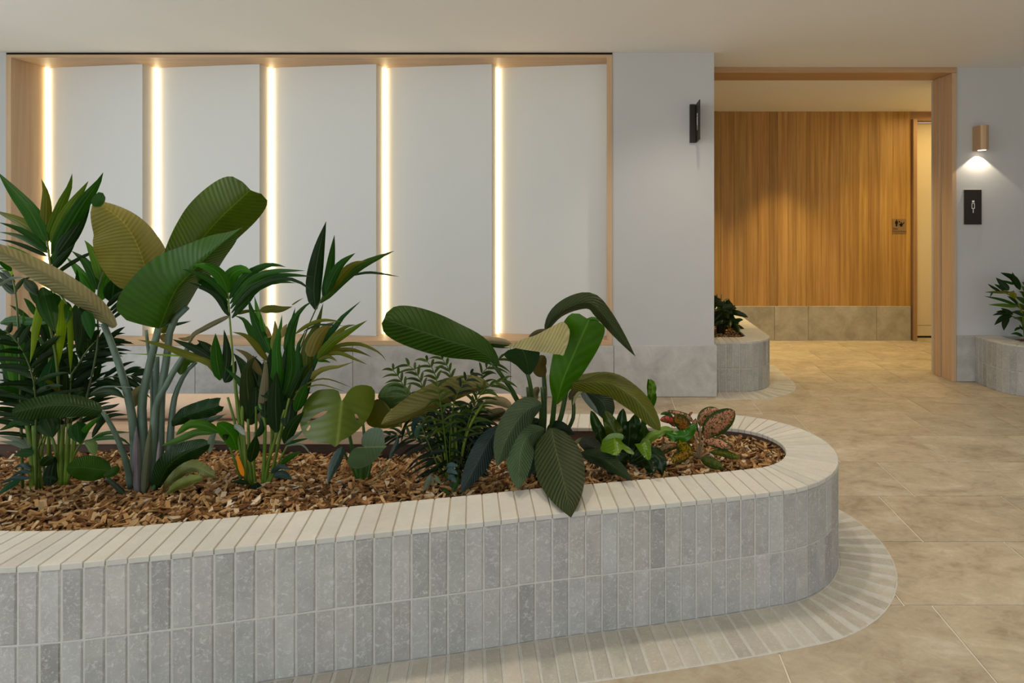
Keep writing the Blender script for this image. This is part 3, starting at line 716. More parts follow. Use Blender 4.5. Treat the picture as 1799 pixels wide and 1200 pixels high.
for rr_, yy, cc in (([(95, 862), (80, 720), (55, 640), (5, 600)], (2.34, 2.44), MD), ([(100, 862), (118, 720), (140, 640), (190, 600)], (2.36, 2.5), DK), ([(90, 862), (84, 700), (92, 610), (130, 560)], (2.38, 2.52), (.02, .06, .008)),
                    ([(110, 862), (128, 730), (165, 670), (235, 660)], (2.38, 2.5), DK), ([(70, 862), (50, 740), (25, 690), (-30, 680)], (2.30, 2.3), DK), ([(80, 862), (66, 700), (56, 600), (70, 530)], (2.40, 2.56), MD)):
    FR(t, 'P', rr_, yy, (.06, .10, .03), 1.9, auto=(.40, .98, 11, 82, 62, 30, .3, 4.6, cc))
for pts, w, c in (([(215, 950), (100, 620), (10, 380), (-70, 190)], 8, MD), ([(230, 920), (170, 620), (110, 380), (40, 190)], 9, (.06, .15, .015)), ([(240, 910), (250, 640), (230, 450), (150, 250)], 8, BR),
                  ([(255, 900), (320, 620), (335, 320), (310, -20), (300, -120)], 6.5, BR), ([(560, 930), (640, 720), (710, 480)], 11, (.012, .06, .008)), ([(300, 990), (150, 930), (-20, 905)], 5, MD),
                  ([(0, 60), (150, 30), (330, 40), (650, 60)], 10, MD), ([(300, 860), (180, 840), (70, 795)], 2.5, DK), ([(790, 980), (680, 860), (540, 770)], 4, OL), ([(880, 1000), (870, 800), (865, 620)], 5, DK),
                  ([(470, 1000), (560, 930), (640, 900)], 6, DK), ([(480, 520), (420, 330), (330, 150), (270, 60)], 9, DK), ([(520, 470), (640, 330), (800, 220)], 7, DK), ([(800, 520), (700, 430), (560, 560)], 8, DK),
                  ([(1000, 1020), (1080, 960), (1130, 980)], 12, DK), ([(1180, 1000), (1330, 960), (1500, 960), (1640, 1050)], 9, DK), ([(1200, 980), (1350, 900), (1600, 895), (1790, 915)], 1.6, GR)):
    L(t, 'A3', pts, w, c, (2.30, 2.26+R.uniform(-.05, .08)), 20, 20, 'strap', 'leaf_palm', 10, 1, 0)
for pts, r in (([(350, 240), (410, 560), (430, 800), (440, 1150)], 4.2), ([(450, 280), (480, 700), (520, 1140)], 4.5), ([(615, 380), (570, 550), (525, 720)], 1.6), ([(635, 390), (642, 730)], 2.2), ([(480, 250), (690, 460), (760, 800), (795, 1060)], 2.4),
               ([(835, 270), (815, 620), (815, 1060)], 3.6), ([(910, 260), (870, 1050)], 3.4), ([(965, 430), (940, 760), (880, 1040)], 2.6), ([(1140, 480), (1060, 530), (960, 720), (880, 1040)], 1.8), ([(620, 320), (430, 800), (400, 1150)], 1.8), ([(1000, 440), (930, 900)], 2)):
    ST(t, 'A4', pts, r*.8, r*1.2, STG, (2.29, 2.31))
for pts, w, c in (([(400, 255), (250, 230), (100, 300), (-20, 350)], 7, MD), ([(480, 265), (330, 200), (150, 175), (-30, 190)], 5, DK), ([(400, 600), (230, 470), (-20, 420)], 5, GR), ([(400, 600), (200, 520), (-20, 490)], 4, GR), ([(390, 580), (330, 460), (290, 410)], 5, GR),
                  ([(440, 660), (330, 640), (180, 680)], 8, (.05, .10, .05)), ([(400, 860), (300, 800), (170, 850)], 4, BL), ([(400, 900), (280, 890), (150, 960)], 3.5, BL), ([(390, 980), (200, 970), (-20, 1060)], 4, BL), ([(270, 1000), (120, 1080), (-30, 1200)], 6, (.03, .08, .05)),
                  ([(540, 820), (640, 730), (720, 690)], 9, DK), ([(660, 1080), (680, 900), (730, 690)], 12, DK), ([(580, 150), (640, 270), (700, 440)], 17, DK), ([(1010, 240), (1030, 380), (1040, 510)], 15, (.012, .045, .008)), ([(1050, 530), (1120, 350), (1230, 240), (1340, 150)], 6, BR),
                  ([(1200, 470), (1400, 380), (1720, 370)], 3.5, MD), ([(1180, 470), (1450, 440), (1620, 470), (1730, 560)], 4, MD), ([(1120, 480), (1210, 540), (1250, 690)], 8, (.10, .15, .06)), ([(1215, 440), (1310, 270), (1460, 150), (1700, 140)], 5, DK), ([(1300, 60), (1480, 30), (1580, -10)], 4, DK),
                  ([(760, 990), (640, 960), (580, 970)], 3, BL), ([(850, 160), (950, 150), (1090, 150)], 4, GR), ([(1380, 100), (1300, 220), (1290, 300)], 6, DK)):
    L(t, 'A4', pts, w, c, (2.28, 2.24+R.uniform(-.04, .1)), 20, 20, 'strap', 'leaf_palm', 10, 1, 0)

# ------------------------------------------------------------------ bird of paradise
t = thing('bird_of_paradise', 'tall plant with big paddle leaves on thick blue-green stalks, left of centre', 'plant', base(258, 866))
YS_ = 2.32
for v, pts, r0, r1, yy in (('R2', [(545, 25), (620, 220), (680, 430), (705, 600), (715, 905)], 4.5, 7.5, (2.28, 2.32)), ('R2', [(835, 50), (795, 220), (750, 430), (755, 640), (760, 905)], 5.5, 8, (2.34, 2.32)),
                           ('R2', [(985, -60), (905, 30), (880, 200), (850, 400), (840, 700), (820, 900)], 5, 7.5, (2.38, 2.34)), ('B1', [(860, 470), (780, 620), (640, 840), (480, 1140), (400, 1300), (330, 2300)], 4, 8, (2.36, 2.31)),
                           ('B1', [(930, 725), (810, 840), (720, 1000), (650, 1190), (610, 1500), (560, 2300)], 3.2, 7, (2.40, 2.34)), ('R2', [(540, 488), (600, 590), (660, 740), (690, 890)], 3.0, 5.5, (2.20, 2.28)),
                           ('A4', [(1400, 975), (1530, 1080), (1640, 1190)], 3.5, 4.5, (2.22, 2.25)), ('R2', [(770, 60), (800, 350), (800, 600)], 2.5, 3, (2.44, 2.40)), ('R2', [(825, 200), (825, 420), (850, 700)], 4.5, 5.5, (2.42, 2.38)),
                           ('B2', [(700, 510), (600, 640), (430, 840), (360, 1060)], 2.5, 5, (2.36, 2.32)), ('B2', [(600, 520), (480, 680), (380, 900)], 3, 4.5, (2.38, 2.34))):
    ST(t, v, pts, r0, r1, STB if v != 'A4' else (.03, .05, .03), yy, sides=10)
for pts, w, c in (([(150, 1130), (130, 800), (130, 330)], 9, (.24, .22, .24)), ([(220, 1130), (260, 700), (300, 300)], 9, (.15, .16, .10)), ([(380, 900), (390, 700), (400, 480)], 5, (.25, .22, .24)), ([(330, 1110), (380, 900), (450, 720)], 8, (.05, .09, .04))):
    L(t, 'B2', pts, w, c, (2.27, 2.29), 35, 35, (.25, .6), 'leaf_palm', 10, 2, 20, name='leaf_sheath')
L(t, 'R1', [(1060, 940), (1015, 740), (945, 560), (865, 440), (770, 360), (660, 295)], 70, (.17, .16, .05), (2.36, 2.24), (32, 5), (45, 62), (.22, .55), 'leaf_banana', 24, 5, 15, .006, 3)
L(t, 'R1', [(660, 330), (690, 290), (715, 240), (725, 238)], 9, MD, (2.22, 2.24), 10, 10, 'wide', 'leaf_banana', 8, 2, 0)
L(t, 'R1', [(1190, 800), (1300, 690), (1420, 555), (1560, 400), (1760, 215)], 56, (.050, .078, .013), (2.40, 2.34), 20, 30, (.40, .25), 'leaf_banana', 24, 5, 10, .010, 2)
L(t, 'R1', [(1120, 1190), (1230, 930), (1340, 800), (1500, 640), (1700, 480)], 76, (.036, .088, .010), (2.32, 2.18), (0, 66), (62, 48), (.15, .95), 'leaf_banana', 24, 5, 10, .006, 3)
L(t, 'R1', [(810, 1180), (640, 1020), (450, 890), (250, 775), (0, 650), (-120, 590)], 42, (.24, .215, .12), (2.28, 2.05), 62, 58, (.34, .42), 'leaf_banana', 24, 5, 10, .006, 4)
L(t, 'A4', [(1345, 90), (1000, 20), (700, 15), (450, 50), (160, 110)], 26, (.016, .040, .010), (2.18, 2.05), 25, 35, (.42, .34), 'leaf_banana', 20, 4, 15, .008, 2)
L(t, 'A4', [(1460, 880), (1250, 855), (1050, 830), (880, 850)], 23, (.030, .075, .014), (2.22, 2.12), 15, 15, 'wide', 'leaf_banana', 16, 4, 20, .004, 2)
L(t, 'A4', [(1360, 940), (1480, 900), (1560, 815)], 8, (.03, .07, .014), (2.2, 2.2), 20, 20, 'wide', 'leaf_banana', 8, 2)
L(t, 'B2', [(350, 1085), (500, 800), (700, 645), (970, 535)], 25, DK, (2.28, 2.22), 25, 25, 'wide', 'leaf_banana', 16, 4, 15, .006)
L(t, 'B2', [(460, 1045), (600, 900), (800, 800), (1060, 915)], 13, (.13, .15, .06), (2.24, 2.16), 25, 30, 'wide', 'leaf_banana', 16, 3, 15, .012)
L(t, 'B2', [(485, 1115), (620, 1020), (760, 960), (915, 925)], 11, (.14, .17, .055), (2.22, 2.16), 25, 30, 'wide', 'leaf_banana', 12, 3, 15, .006)
L(t, 'B2', [(565, 330), (680, 215), (860, 150), (1100, 80)], 20, (.014, .036, .012), (2.36, 2.30), 25, 30, (.4, .3), 'leaf_banana', 16, 4, 15, .012, 4)
L(t, 'B2', [(700, 290), (930, 270), (1060, 230), (1185, 185)], 7, (.05, .08, .05), (2.34, 2.30), 25, 30, 'strap', 'leaf_banana', 12, 2, 15, .008, 4)
L(t, 'B1', [(930, 710), (850, 680), (760, 740), (730, 890)], 11, (.05, .11, .02), (2.40, 2.36), 20, 20, 'wide', 'leaf_banana', 12, 3, 20)
L(t, 'B1', [(1370, 115), (1180, 205), (1020, 290), (900, 360), (840, 480)], 6, (.24, .22, .15), (2.44, 2.36), 20, 20, (.3, .4), 'leaf_palm', 14, 2, 40, .008, 3, label='withered pale curled leaf')
L(t, 'B1', [(880, 380), (800, 420), (690, 405)], 4, (.20, .18, .10), (2.40, 2.38), 20, 20, 'strap', 'leaf_palm', 8, 1)
L(t, 'B1', [(440, 330), (520, 270), (600, 130)], 10, OL, (2.44, 2.44), 20, 20, 'wide', 'leaf_banana', 10, 2)
L(t, 'B1', [(450, 380), (520, 400), (560, 450)], 8, (.10, .08, .02), (2.44, 2.42), 20, 20, 'wide', 'leaf_banana', 10, 2)
L(t, 'B1', [(480, 240), (660, 225), (870, 180)], 3.4, MD, (2.42, 2.40), 20, 20, 'strap', 'leaf_palm', 8, 1)
L(t, 'R2', [(700, 470), (720, 400), (790, 350)], 11, (.16, .15, .07), (2.40, 2.42), 20, 20, 'wide', 'leaf_banana', 10, 2)

# ------------------------------------------------------------------ kentia palm in the middle
t = thing('kentia_palm', 'kentia palm with slender arching fronds left of the split-leaf plant', 'palm', base(440, 866), 'kentia palms in the front planter')
FR(t, 'R3', [(330, 1850), (310, 1500), (255, 1190), (225, 850), (213, 700), (206, 600), (203, 540)], (2.30, 2.30), (.13, .20, .045), 2.6, [
    ('R3', [(200, 540), (160, 430), (70, 355), (-50, 340)], 9, BR), ('R3', [(203, 580), (110, 470), (-10, 405), (-120, 370)], 5, MD), ('R3', [(205, 620), (110, 530), (-30, 430), (-150, 380)], 5, MD),
    ('R3', [(205, 660), (120, 550), (0, 490), (-80, 460)], 4, DK), ('R3', [(210, 700), (150, 590), (80, 530), (-20, 500)], 5, DK), ('R3', [(204, 540), (215, 430), (290, 372), (370, 395)], 11, BR),
    ('R3', [(212, 580), (320, 430), (430, 360), (520, 340), (610, 357)], 6.5, MD), ('R3', [(216, 615), (350, 460), (500, 390), (745, 382)], 5, MD), ('R3', [(220, 650), (350, 495), (560, 415), (810, 425)], 5, MD),
    ('R3', [(226, 680), (380, 510), (560, 440), (700, 460), (830, 555)], 4.5, DK), ('R3', [(230, 715), (330, 595), (400, 510), (540, 460), (680, 470)], 5.5, MD)], MD)
FR(t, 'P', [(450, 862), (480, 780), (513, 658), (532, 601), (541, 575), (556, 541), (568, 520)], (2.36, 2.44), (.06, .09, .025), 2.0, [
    ('R3', [(820, 655), (805, 500), (840, 250), (892, 35)], 11.5, DK), ('R3', [(868, 560), (910, 420), (935, 250), (950, 130)], 6.5, MD), ('R3', [(890, 545), (940, 420), (1000, 330), (1097, 258)], 7.5, MD),
    ('R3', [(900, 540), (1010, 400), (1090, 335), (1180, 315)], 7, OL), ('R3', [(850, 610), (1000, 450), (1150, 340), (1372, 243)], 8, (.035, .08, .015)), ('R3', [(1060, 420), (1200, 395), (1410, 425)], 2, DK)], MD)
spec = [([(530, 1010), (350, 780), (230, 670), (60, 625)], 6, OL), ([(490, 900), (300, 600), (210, 460), (90, 410)], 9, MD), ([(560, 900), (430, 650), (330, 400), (268, 170)], 9.5, MD), ([(600, 800), (450, 560), (400, 380), (352, 150)], 7, BR),
        ([(560, 860), (450, 620), (430, 390)], 6, BR), ([(650, 1199), (640, 850), (690, 600), (715, 395)], 13, (.03, .10, .012)), ([(745, 860), (830, 560), (890, 300)], 5, MD), ([(755, 820), (850, 500), (1000, 300), (1130, 215)], 6, MD),
        ([(830, 1199), (830, 800), (900, 500), (985, 315)], 12, (.022, .07, .010)), ([(930, 1199), (920, 850), (980, 700), (1035, 580)], 9, MD), ([(1000, 1199), (1060, 780), (1170, 560), (1258, 240)], 16, (.06, .08, .014)), ([(1080, 950), (1180, 700), (1300, 560), (1415, 490)], 14, (.13, .115, .035)),
        ([(1090, 1050), (1240, 760), (1390, 590), (1500, 440), (1755, 215)], 12, (.03, .09, .03)), ([(1180, 980), (1350, 780), (1560, 640), (1840, 470)], 9, (.07, .11, .012)), ([(1240, 900), (1400, 690), (1550, 560), (1690, 530)], 6, OL),
        ([(1180, 965), (1450, 810), (1650, 780), (1799, 800), (2000, 900), (2090, 1010)], 4.2, OL), ([(1180, 975), (1400, 880), (1650, 860), (1900, 955)], 5, OL), ([(1200, 945), (1450, 900), (1650, 970), (1840, 1055)], 4, OL), ([(1050, 1280), (1250, 1115), (1450, 1085), (1665, 1015)], 8.5, (.12, .12, .035)),
        ([(1190, 995), (1330, 950), (1440, 1010)], 4, OL), ([(1180, 1000), (1280, 1005), (1360, 1030)], 3, BR), ([(120, 385), (260, 350), (420, 345)], 3.5, OL), ([(420, 345), (560, 320), (700, 325), (850, 290)], 8, OL), ([(845, 270), (920, 220), (1000, 175)], 1.4, OL),
        ([(590, 860), (630, 650), (620, 470)], 6.5, (.16, .15, .05)), ([(715, 700), (740, 590), (785, 515)], 5, (.20, .17, .09)), ([(540, 700), (530, 620), (510, 540)], 5, (.20, .15, .07)), ([(890, 650), (1050, 540), (1250, 470), (1520, 490)], 4, OL), ([(1000, 620), (1200, 530), (1550, 545)], 2, DK),
        ([(500, 1100), (480, 1000), (440, 970), (430, 1000)], 9, (.18, .16, .11)), ([(700, 1199), (760, 900), (780, 700)], 10, DK), ([(560, 1199), (560, 1000), (570, 850)], 7, DK), ([(930, 1250), (1010, 1100), (1120, 1010)], 11, DK), ([(250, 1199), (320, 1000), (390, 940)], 16, (.02, .03, .012)), ([(480, 1250), (420, 1100), (330, 930)], 8, DK)]
for pts, w, c in spec:
    if w > 8 and pts[0][1] > 1000: pts = [((pts[0][0]+380)/2, 1850)]+pts
    L(t, 'C1', pts, w, c, (2.32, 2.32+R.uniform(-.12, .14)), 28, 28, 'sword' if w > 8 else 'strap', 'leaf_palm', 12, 1, 0)
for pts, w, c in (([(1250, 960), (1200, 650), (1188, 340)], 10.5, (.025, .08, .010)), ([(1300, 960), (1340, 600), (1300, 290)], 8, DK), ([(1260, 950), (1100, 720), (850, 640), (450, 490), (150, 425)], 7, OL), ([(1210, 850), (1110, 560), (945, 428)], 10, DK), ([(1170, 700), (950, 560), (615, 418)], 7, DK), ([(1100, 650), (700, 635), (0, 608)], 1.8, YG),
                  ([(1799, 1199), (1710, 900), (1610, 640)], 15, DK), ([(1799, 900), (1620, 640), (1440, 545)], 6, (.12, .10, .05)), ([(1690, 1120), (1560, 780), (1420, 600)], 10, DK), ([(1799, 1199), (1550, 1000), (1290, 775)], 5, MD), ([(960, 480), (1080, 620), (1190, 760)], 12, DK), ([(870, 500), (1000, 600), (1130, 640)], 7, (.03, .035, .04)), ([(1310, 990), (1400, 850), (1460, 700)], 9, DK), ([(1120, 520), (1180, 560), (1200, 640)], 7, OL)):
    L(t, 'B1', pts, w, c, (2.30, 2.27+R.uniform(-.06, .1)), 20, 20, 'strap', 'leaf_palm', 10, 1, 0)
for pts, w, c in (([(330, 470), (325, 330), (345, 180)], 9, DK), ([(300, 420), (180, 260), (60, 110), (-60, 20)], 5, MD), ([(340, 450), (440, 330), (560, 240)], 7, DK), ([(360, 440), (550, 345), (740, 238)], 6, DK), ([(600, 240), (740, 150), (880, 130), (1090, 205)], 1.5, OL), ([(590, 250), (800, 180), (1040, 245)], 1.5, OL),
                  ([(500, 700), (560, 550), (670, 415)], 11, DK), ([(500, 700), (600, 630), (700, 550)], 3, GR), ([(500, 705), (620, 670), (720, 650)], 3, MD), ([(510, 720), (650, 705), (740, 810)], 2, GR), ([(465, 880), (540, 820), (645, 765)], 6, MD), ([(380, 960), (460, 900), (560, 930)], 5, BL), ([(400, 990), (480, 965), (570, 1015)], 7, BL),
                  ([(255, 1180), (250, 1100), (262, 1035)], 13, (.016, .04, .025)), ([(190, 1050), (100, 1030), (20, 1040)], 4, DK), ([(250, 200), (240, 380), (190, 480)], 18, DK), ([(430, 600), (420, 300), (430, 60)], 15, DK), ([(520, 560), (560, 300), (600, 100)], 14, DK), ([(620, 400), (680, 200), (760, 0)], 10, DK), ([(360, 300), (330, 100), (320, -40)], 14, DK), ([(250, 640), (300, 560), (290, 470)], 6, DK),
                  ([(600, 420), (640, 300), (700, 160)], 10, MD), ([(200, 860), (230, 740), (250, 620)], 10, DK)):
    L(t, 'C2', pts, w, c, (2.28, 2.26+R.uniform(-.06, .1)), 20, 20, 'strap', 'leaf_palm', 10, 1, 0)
L(t, 'C2', [(140, 985), (105, 880), (80, 775)], 4, (.75, .32, .02), (2.27, 2.27), 20, 20, 'strap', 'leaf_palm', 8, 1, 0, label='yellowed dying leaflet')
for pts, w, c in (([(1110, 405), (950, 320), (760, 305), (595, 430)], 8.5, (.05, .13, .02)), ([(1060, 405), (850, 395), (640, 480), (430, 555)], 7, (.07, .15, .04)), ([(1310, 610), (1240, 430), (1080, 285)], 15, BR), ([(1060, 405), (1010, 480), (990, 640)], 6, (.13, .17, .13)), ([(1220, 325), (1320, 340), (1405, 430)], 5, (.25, .27, .25)), ([(1250, 320), (1190, 380), (1170, 490)], 6, DK), ([(1200, 530), (1060, 510), (900, 520), (650, 630)], 3.5, GR)):
    L(t, 'B2', pts, w, c, (2.30, 2.24), 20, 20, 'wide', 'leaf_palm', 10, 2, 10)
for pts, r in (([(0, 290), (60, 500), (100, 700), (170, 1100)], 2.2), ([(60, 100), (100, 500), (160, 880), (210, 1120)], 3.0), ([(135, 220), (130, 560), (150, 880), (200, 1100)], 3.2), ([(180, 480), (190, 800), (220, 1110)], 2.6), ([(250, 370), (250, 620)], 2), ([(280, 345), (325, 500), (322, 800), (310, 1090)], 3), ([(500, 400), (420, 650), (350, 900), (330, 1110)], 2.6),
               ([(480, 500), (440, 720), (360, 1080)], 2.6), ([(380, 480), (385, 700), (330, 1000)], 2.4), ([(10, 710), (80, 900), (155, 1150)], 2.0), ([(520, 720), (440, 880), (350, 1080)], 2), ([(540, 300), (480, 560), (400, 900), (330, 1090)], 2.4), ([(430, 250), (400, 600), (330, 1050)], 2.6), ([(240, 600), (230, 900), (250, 1100)], 2.4)):
    ST(t, 'C2', pts, r*.85, r*1.15, STG, (2.29, 2.31))

# ------------------------------------------------------------------ split-leaf philodendron
def outline_leaf(pl, v, outline, mid, Y, col, m='leaf_plain', holes=(), cup=.12, name='leaf', dy=0.0, label=None, sub=2):
    """leaf cut to an outline: filled, subdivided and cupped about its midrib; dy tilts base to tip in depth"""
    O = smooth(px(v, outline+[outline[0]]), 44)[:-1]; mb, mt = px(v, mid)
    bm = bmesh.new(); loops = [O]+[smooth(px(v, h+[h[0]]), 12)[:-1] for h in holes]; E = []
    for lp in loops:
        vs = [bm.verts.new((p.x, p.y, 0)) for p in lp]; E += [bm.edges.new((vs[i], vs[(i+1) % len(vs)])) for i in range(len(vs))]
    bmesh.ops.triangle_fill(bm, use_beauty=True, use_dissolve=False, edges=E)
    for _ in range(sub):
        lim = [e for e in bm.edges if e.calc_length() > 9]
        if lim: bmesh.ops.subdivide_edges(bm, edges=lim, cuts=1); bmesh.ops.triangulate(bm, faces=bm.faces[:])
    ax = Vector((mt[0]-mb[0], mt[1]-mb[1])); ln = ax.length; ax /= ln; V, UV = [], []
    hw = max(abs((Vector((p.x-mb[0], p.y-mb[1]))).cross(ax)) for p in O)
    bm.verts.index_update()
    for q in bm.verts:
        d = Vector((q.co.x-mb[0], q.co.y-mb[1])); u = d.dot(ax)/ln; s = d.cross(ax)/hw
        yy = Y+dy*u+cup*Y*.2*(abs(s)**1.5)*hw*Y/FPX/.05*.2
        V.append(P3(q.co.x, q.co.y, yy)); UV.append((min(1, max(0, u)), .5+.5*max(-1, min(1, s))))
    bm.normal_update()
    Fc = [[q.index for q in f.verts] for f in bm.faces]; bm.free()
    # make every face look towards the viewer's side
    Fc2 = []
    for f in Fc:
        a, b, c = V[f[0]], V[f[1]], V[f[2]]
        Fc2.append(f if (b-a).cross(c-a).dot(CAM-a) > 0 else f[::-1])
    o = mesh(name, V, Fc2, m, pl, True, jit(col, .06), UV)
    if label: o['label'] = label
    return o
t = thing('split_leaf_philodendron', 'broad glossy heart-leaved plant with one split leaf, beside the peace lily', 'plant', base(634, 850))
for pts, r, yy in (([(975, 420), (1050, 560), (1075, 680), (1110, 800), (1140, 925)], 2.6, (2.32, 2.38)), ([(1150, 480), (1160, 580), (1180, 700), (1160, 930)], 2.4, (2.42, 2.38)), ([(1100, 790), (1115, 850), (1135, 925)], 4, (2.36, 2.38)), ([(1150, 760), (1145, 850), (1150, 925)], 4.5, (2.34, 2.38)), ([(1205, 770), (1185, 850), (1165, 925)], 3.5, (2.40, 2.38)), ([(1000, 670), (1050, 760), (1120, 920)], 1.6, (2.32, 2.38))):
    ST(t, 'R4', pts, r, r*1.2, (.05, .11, .03), yy)
outline_leaf(t, 'R4', [(1002, 338), (985, 285), (965, 258), (900, 254), (820, 268), (755, 330), (716, 430), (708, 500), (730, 570), (770, 610), (850, 634), (920, 640), (968, 668), (985, 625), (1070, 580), (1165, 490), (1215, 400), (1236, 310), (1222, 245), (1150, 224), (1080, 240), (1035, 285), (1015, 330)],
             [(1002, 338), (967, 668)], 2.26, (.062, .086, .010), holes=([(760, 490), (800, 450), (860, 415), (905, 408), (880, 432), (820, 465)], [(752, 540), (775, 508), (782, 520), (765, 548)], [(1090, 430), (1108, 432), (1120, 462), (1108, 472)]), cup=.28, dy=-.10, label='large split heart-shaped leaf')
outline_leaf(t, 'R4', [(1345, 398), (1290, 335), (1235, 330), (1190, 400), (1172, 470), (1200, 515), (1290, 532), (1385, 522), (1400, 515), (1428, 532), (1425, 500), (1450, 440), (1400, 405)], [(1340, 400), (1425, 528)], 2.40, (.07, .075, .014), cup=.1)
outline_leaf(t, 'R4', [(1335, 398), (1290, 345), (1256, 315), (1275, 262), (1330, 214), (1400, 208), (1462, 245), (1490, 300), (1450, 355), (1390, 380)], [(1270, 310), (1470, 300)], 2.44, (.06, .10, .04), cup=.2)
outline_leaf(t, 'R4', [(1160, 662), (1140, 640), (1145, 590), (1185, 540), (1240, 524), (1288, 540), (1303, 600), (1303, 645), (1322, 660), (1300, 672), (1250, 740), (1190, 790), (1110, 815), (1058, 800), (1042, 762), (1062, 700), (1105, 664)], [(1160, 662), (1312, 660)], 2.24, (.075, .115, .062), cup=.10)
L(t, 'R4', [(1005, 660), (965, 750), (930, 830), (903, 925)], 11, (.035, .06, .05), (2.28, 2.22), 20, 25, 'drop', 'leaf_plain', 12, 3, 20)
L(t, 'D2', [(330, 645), (375, 560), (425, 440), (445, 350)], 5.5, (.05, .08, .07), (2.44, 2.46), 25, 25, 'wide', 'leaf_plain', 10, 2, 20)
ST(t, 'D2', [(345, 660), (300, 760), (200, 860), (110, 955)], 1.2, 1.8, (.12, .13, .06), (2.44, 2.34))

# ------------------------------------------------------------------ parlour palm
t = thing('parlour_palm', 'small bushy dark parlour palm with fine leaflets between two big-leaved plants', 'palm', base(790, 862))
pal_dark = [((792+4*(k%3), 864), (790+R.uniform(-30, 40), 790), (R.uniform(745, 850), R.uniform(715, 760)), (R.uniform(735, 870), R.uniform(690, 750))) for k in range(9)]
pal = [((788, 864), (745, 760), (705, 670), (688, 648)), ((790, 864), (760, 740), (735, 660), (715, 640)), ((792, 864), (778, 740), (765, 660), (748, 632)), ((796, 864), (798, 740), (792, 660), (775, 628)), ((800, 864), (818, 760), (846, 690), (885, 668)), ((800, 864), (828, 740), (845, 660), (880, 630)),
       ((790, 864), (760, 800), (720, 768), (672, 766)), ((790, 864), (770, 780), (740, 730), (712, 742)), ((800, 864), (820, 790), (850, 750), (880, 770)), ((795, 864), (790, 780), (800, 700), (830, 655)), ((796, 864), (780, 800), (760, 730), (735, 700)), ((798, 864), (806, 800), (815, 735), (838, 715)),
       ((790, 864), (770, 840), (752, 828), (742, 850)), ((800, 864), (812, 838), (828, 820), (850, 822)), ((798, 866), (800, 850), (796, 834), (782, 862))]
for i, p in enumerate(pal+pal_dark):
    low = 12 <= i < 15; yb = 2.37; ya = 2.37+R.uniform(-.16, .16)
    c = (.04, .065, .014) if i < 6 else (.008, .018, .008)
    if low: c = (.03, .06, .04)
    FR(t, 'P', list(p), (yb, ya), (.06, .10, .02), 1.5, auto=(.18 if low else (.42 if i < 6 else .25), .98, 6 if low else 12, 26 if low else 50, 72, 28, .5, 2.6 if low else 2.6, c))
for pts, r in (([(1080, 720), (1030, 450), (900, 100)], 2), ([(1275, 700), (1330, 400), (1420, 150), (1560, -80)], 2.4), ([(1150, 700), (1160, 420), (1130, 100)], 2), ([(960, 600), (1060, 760), (1090, 900)], 2), ([(1230, 720), (1210, 400), (1200, 100)], 2.2)):
    ST(t, 'D2', pts, r, r, (.11, .14, .025), (2.36, 2.36))
for pts, w, c in (([(640, 300), (660, 180), (740, 100), (800, 150)], 5, BL), ([(690, 380), (700, 260), (770, 170)], 5, (.05, .09, .07)), ([(870, 850), (840, 960), (770, 1080)], 5, GR), ([(900, 870), (910, 980), (930, 1050)], 2, GR), ([(940, 860), (970, 930), (1010, 980)], 3, (.10, .16, .10)),
                  ([(1080, 820), (1150, 800), (1230, 850)], 5, (.06, .10, .10)), ([(1080, 760), (1140, 730), (1240, 740)], 5, (.06, .10, .10)), ([(1090, 900), (1150, 890), (1210, 960)], 5, (.06, .10, .10)), ([(1100, 980), (1160, 1000), (1200, 1080)], 4, BL), ([(1240, 880), (1200, 980), (1160, 1100)], 6, MD), ([(960, 1080), (1040, 1060), (1140, 1120)], 5, MD)):
    L(t, 'D2', pts, w, c, (2.28, 2.22), 20, 20, 'strap', 'leaf_palm', 8, 1, 0)

# ------------------------------------------------------------------ peace lily
t = thing('peace_lily', 'large dark peace lily with ribbed leaves hanging over the planter edge', 'plant', base(935, 818, .34))
GS = (.030, .062, .014)
for v, pts, r0, r1, yy in (('P', [(862, 634), (878, 655), (895, 680), (910, 708), (930, 815)], 3.4, 4.5, (2.36, 2.50)), ('E1', [(640, 880), (670, 1000), (690, 1199), (690, 1750)], 3.4, 4.5, (2.42, 2.5)), ('E1', [(810, 880), (820, 1199), (750, 1800)], 4, 5, (2.56, 2.5)), ('E2', [(985, -40), (965, 180), (950, 320), (900, 600)], 4.2, 5, (2.44, 2.5)),
                           ('F', [(90, 220), (60, 400), (5, 600), (-150, 900)], 4, 5, (2.50, 2.5)), ('F', [(150, 330), (160, 480), (125, 610), (-60, 900)], 3.2, 4, (2.52, 2.5)), ('E2', [(870, 0), (880, 200), (870, 400), (840, 620)], 5, 5, (2.52, 2.5)), ('E2', [(740, 0), (760, 200), (800, 450), (820, 620)], 4, 5, (2.5, 2.5)), ('E2', [(600, 50), (680, 200), (760, 420), (800, 600)], 3.5, 4.5, (2.5, 2.5)), ('E2', [(850, 150), (850, 300), (820, 600)], 3, 4, (2.4, 2.48)), ('E2', [(930, 370), (900, 430), (850, 620)], 3, 4, (2.38, 2.48))):
    ST(t, v, pts, r0, r1, GS, yy)
L(t, 'R5', [(650, 405), (545, 330), (400, 283), (250, 232), (130, 192), (70, 172)], 45, (.028, .060, .012), (2.36, 2.20), 38, 25, (.62, .34), 'leaf_pleated', 24, 5, 12, .006, 2)
L(t, 'R5', [(600, 512), (500, 522), (350, 575), (200, 645), (58, 702)], 33, (.13, .12, .045), (2.38, 2.18), 62, 12, (.5, .62), 'leaf_pleated', 22, 4, 10)
L(t, 'E1', [(650, 905), (640, 780), (610, 680), (570, 590)], 34, (.014, .038, .010), (2.42, 2.36), 15, 15, (.75, .12), 'leaf_pleated', 16, 4, 5)
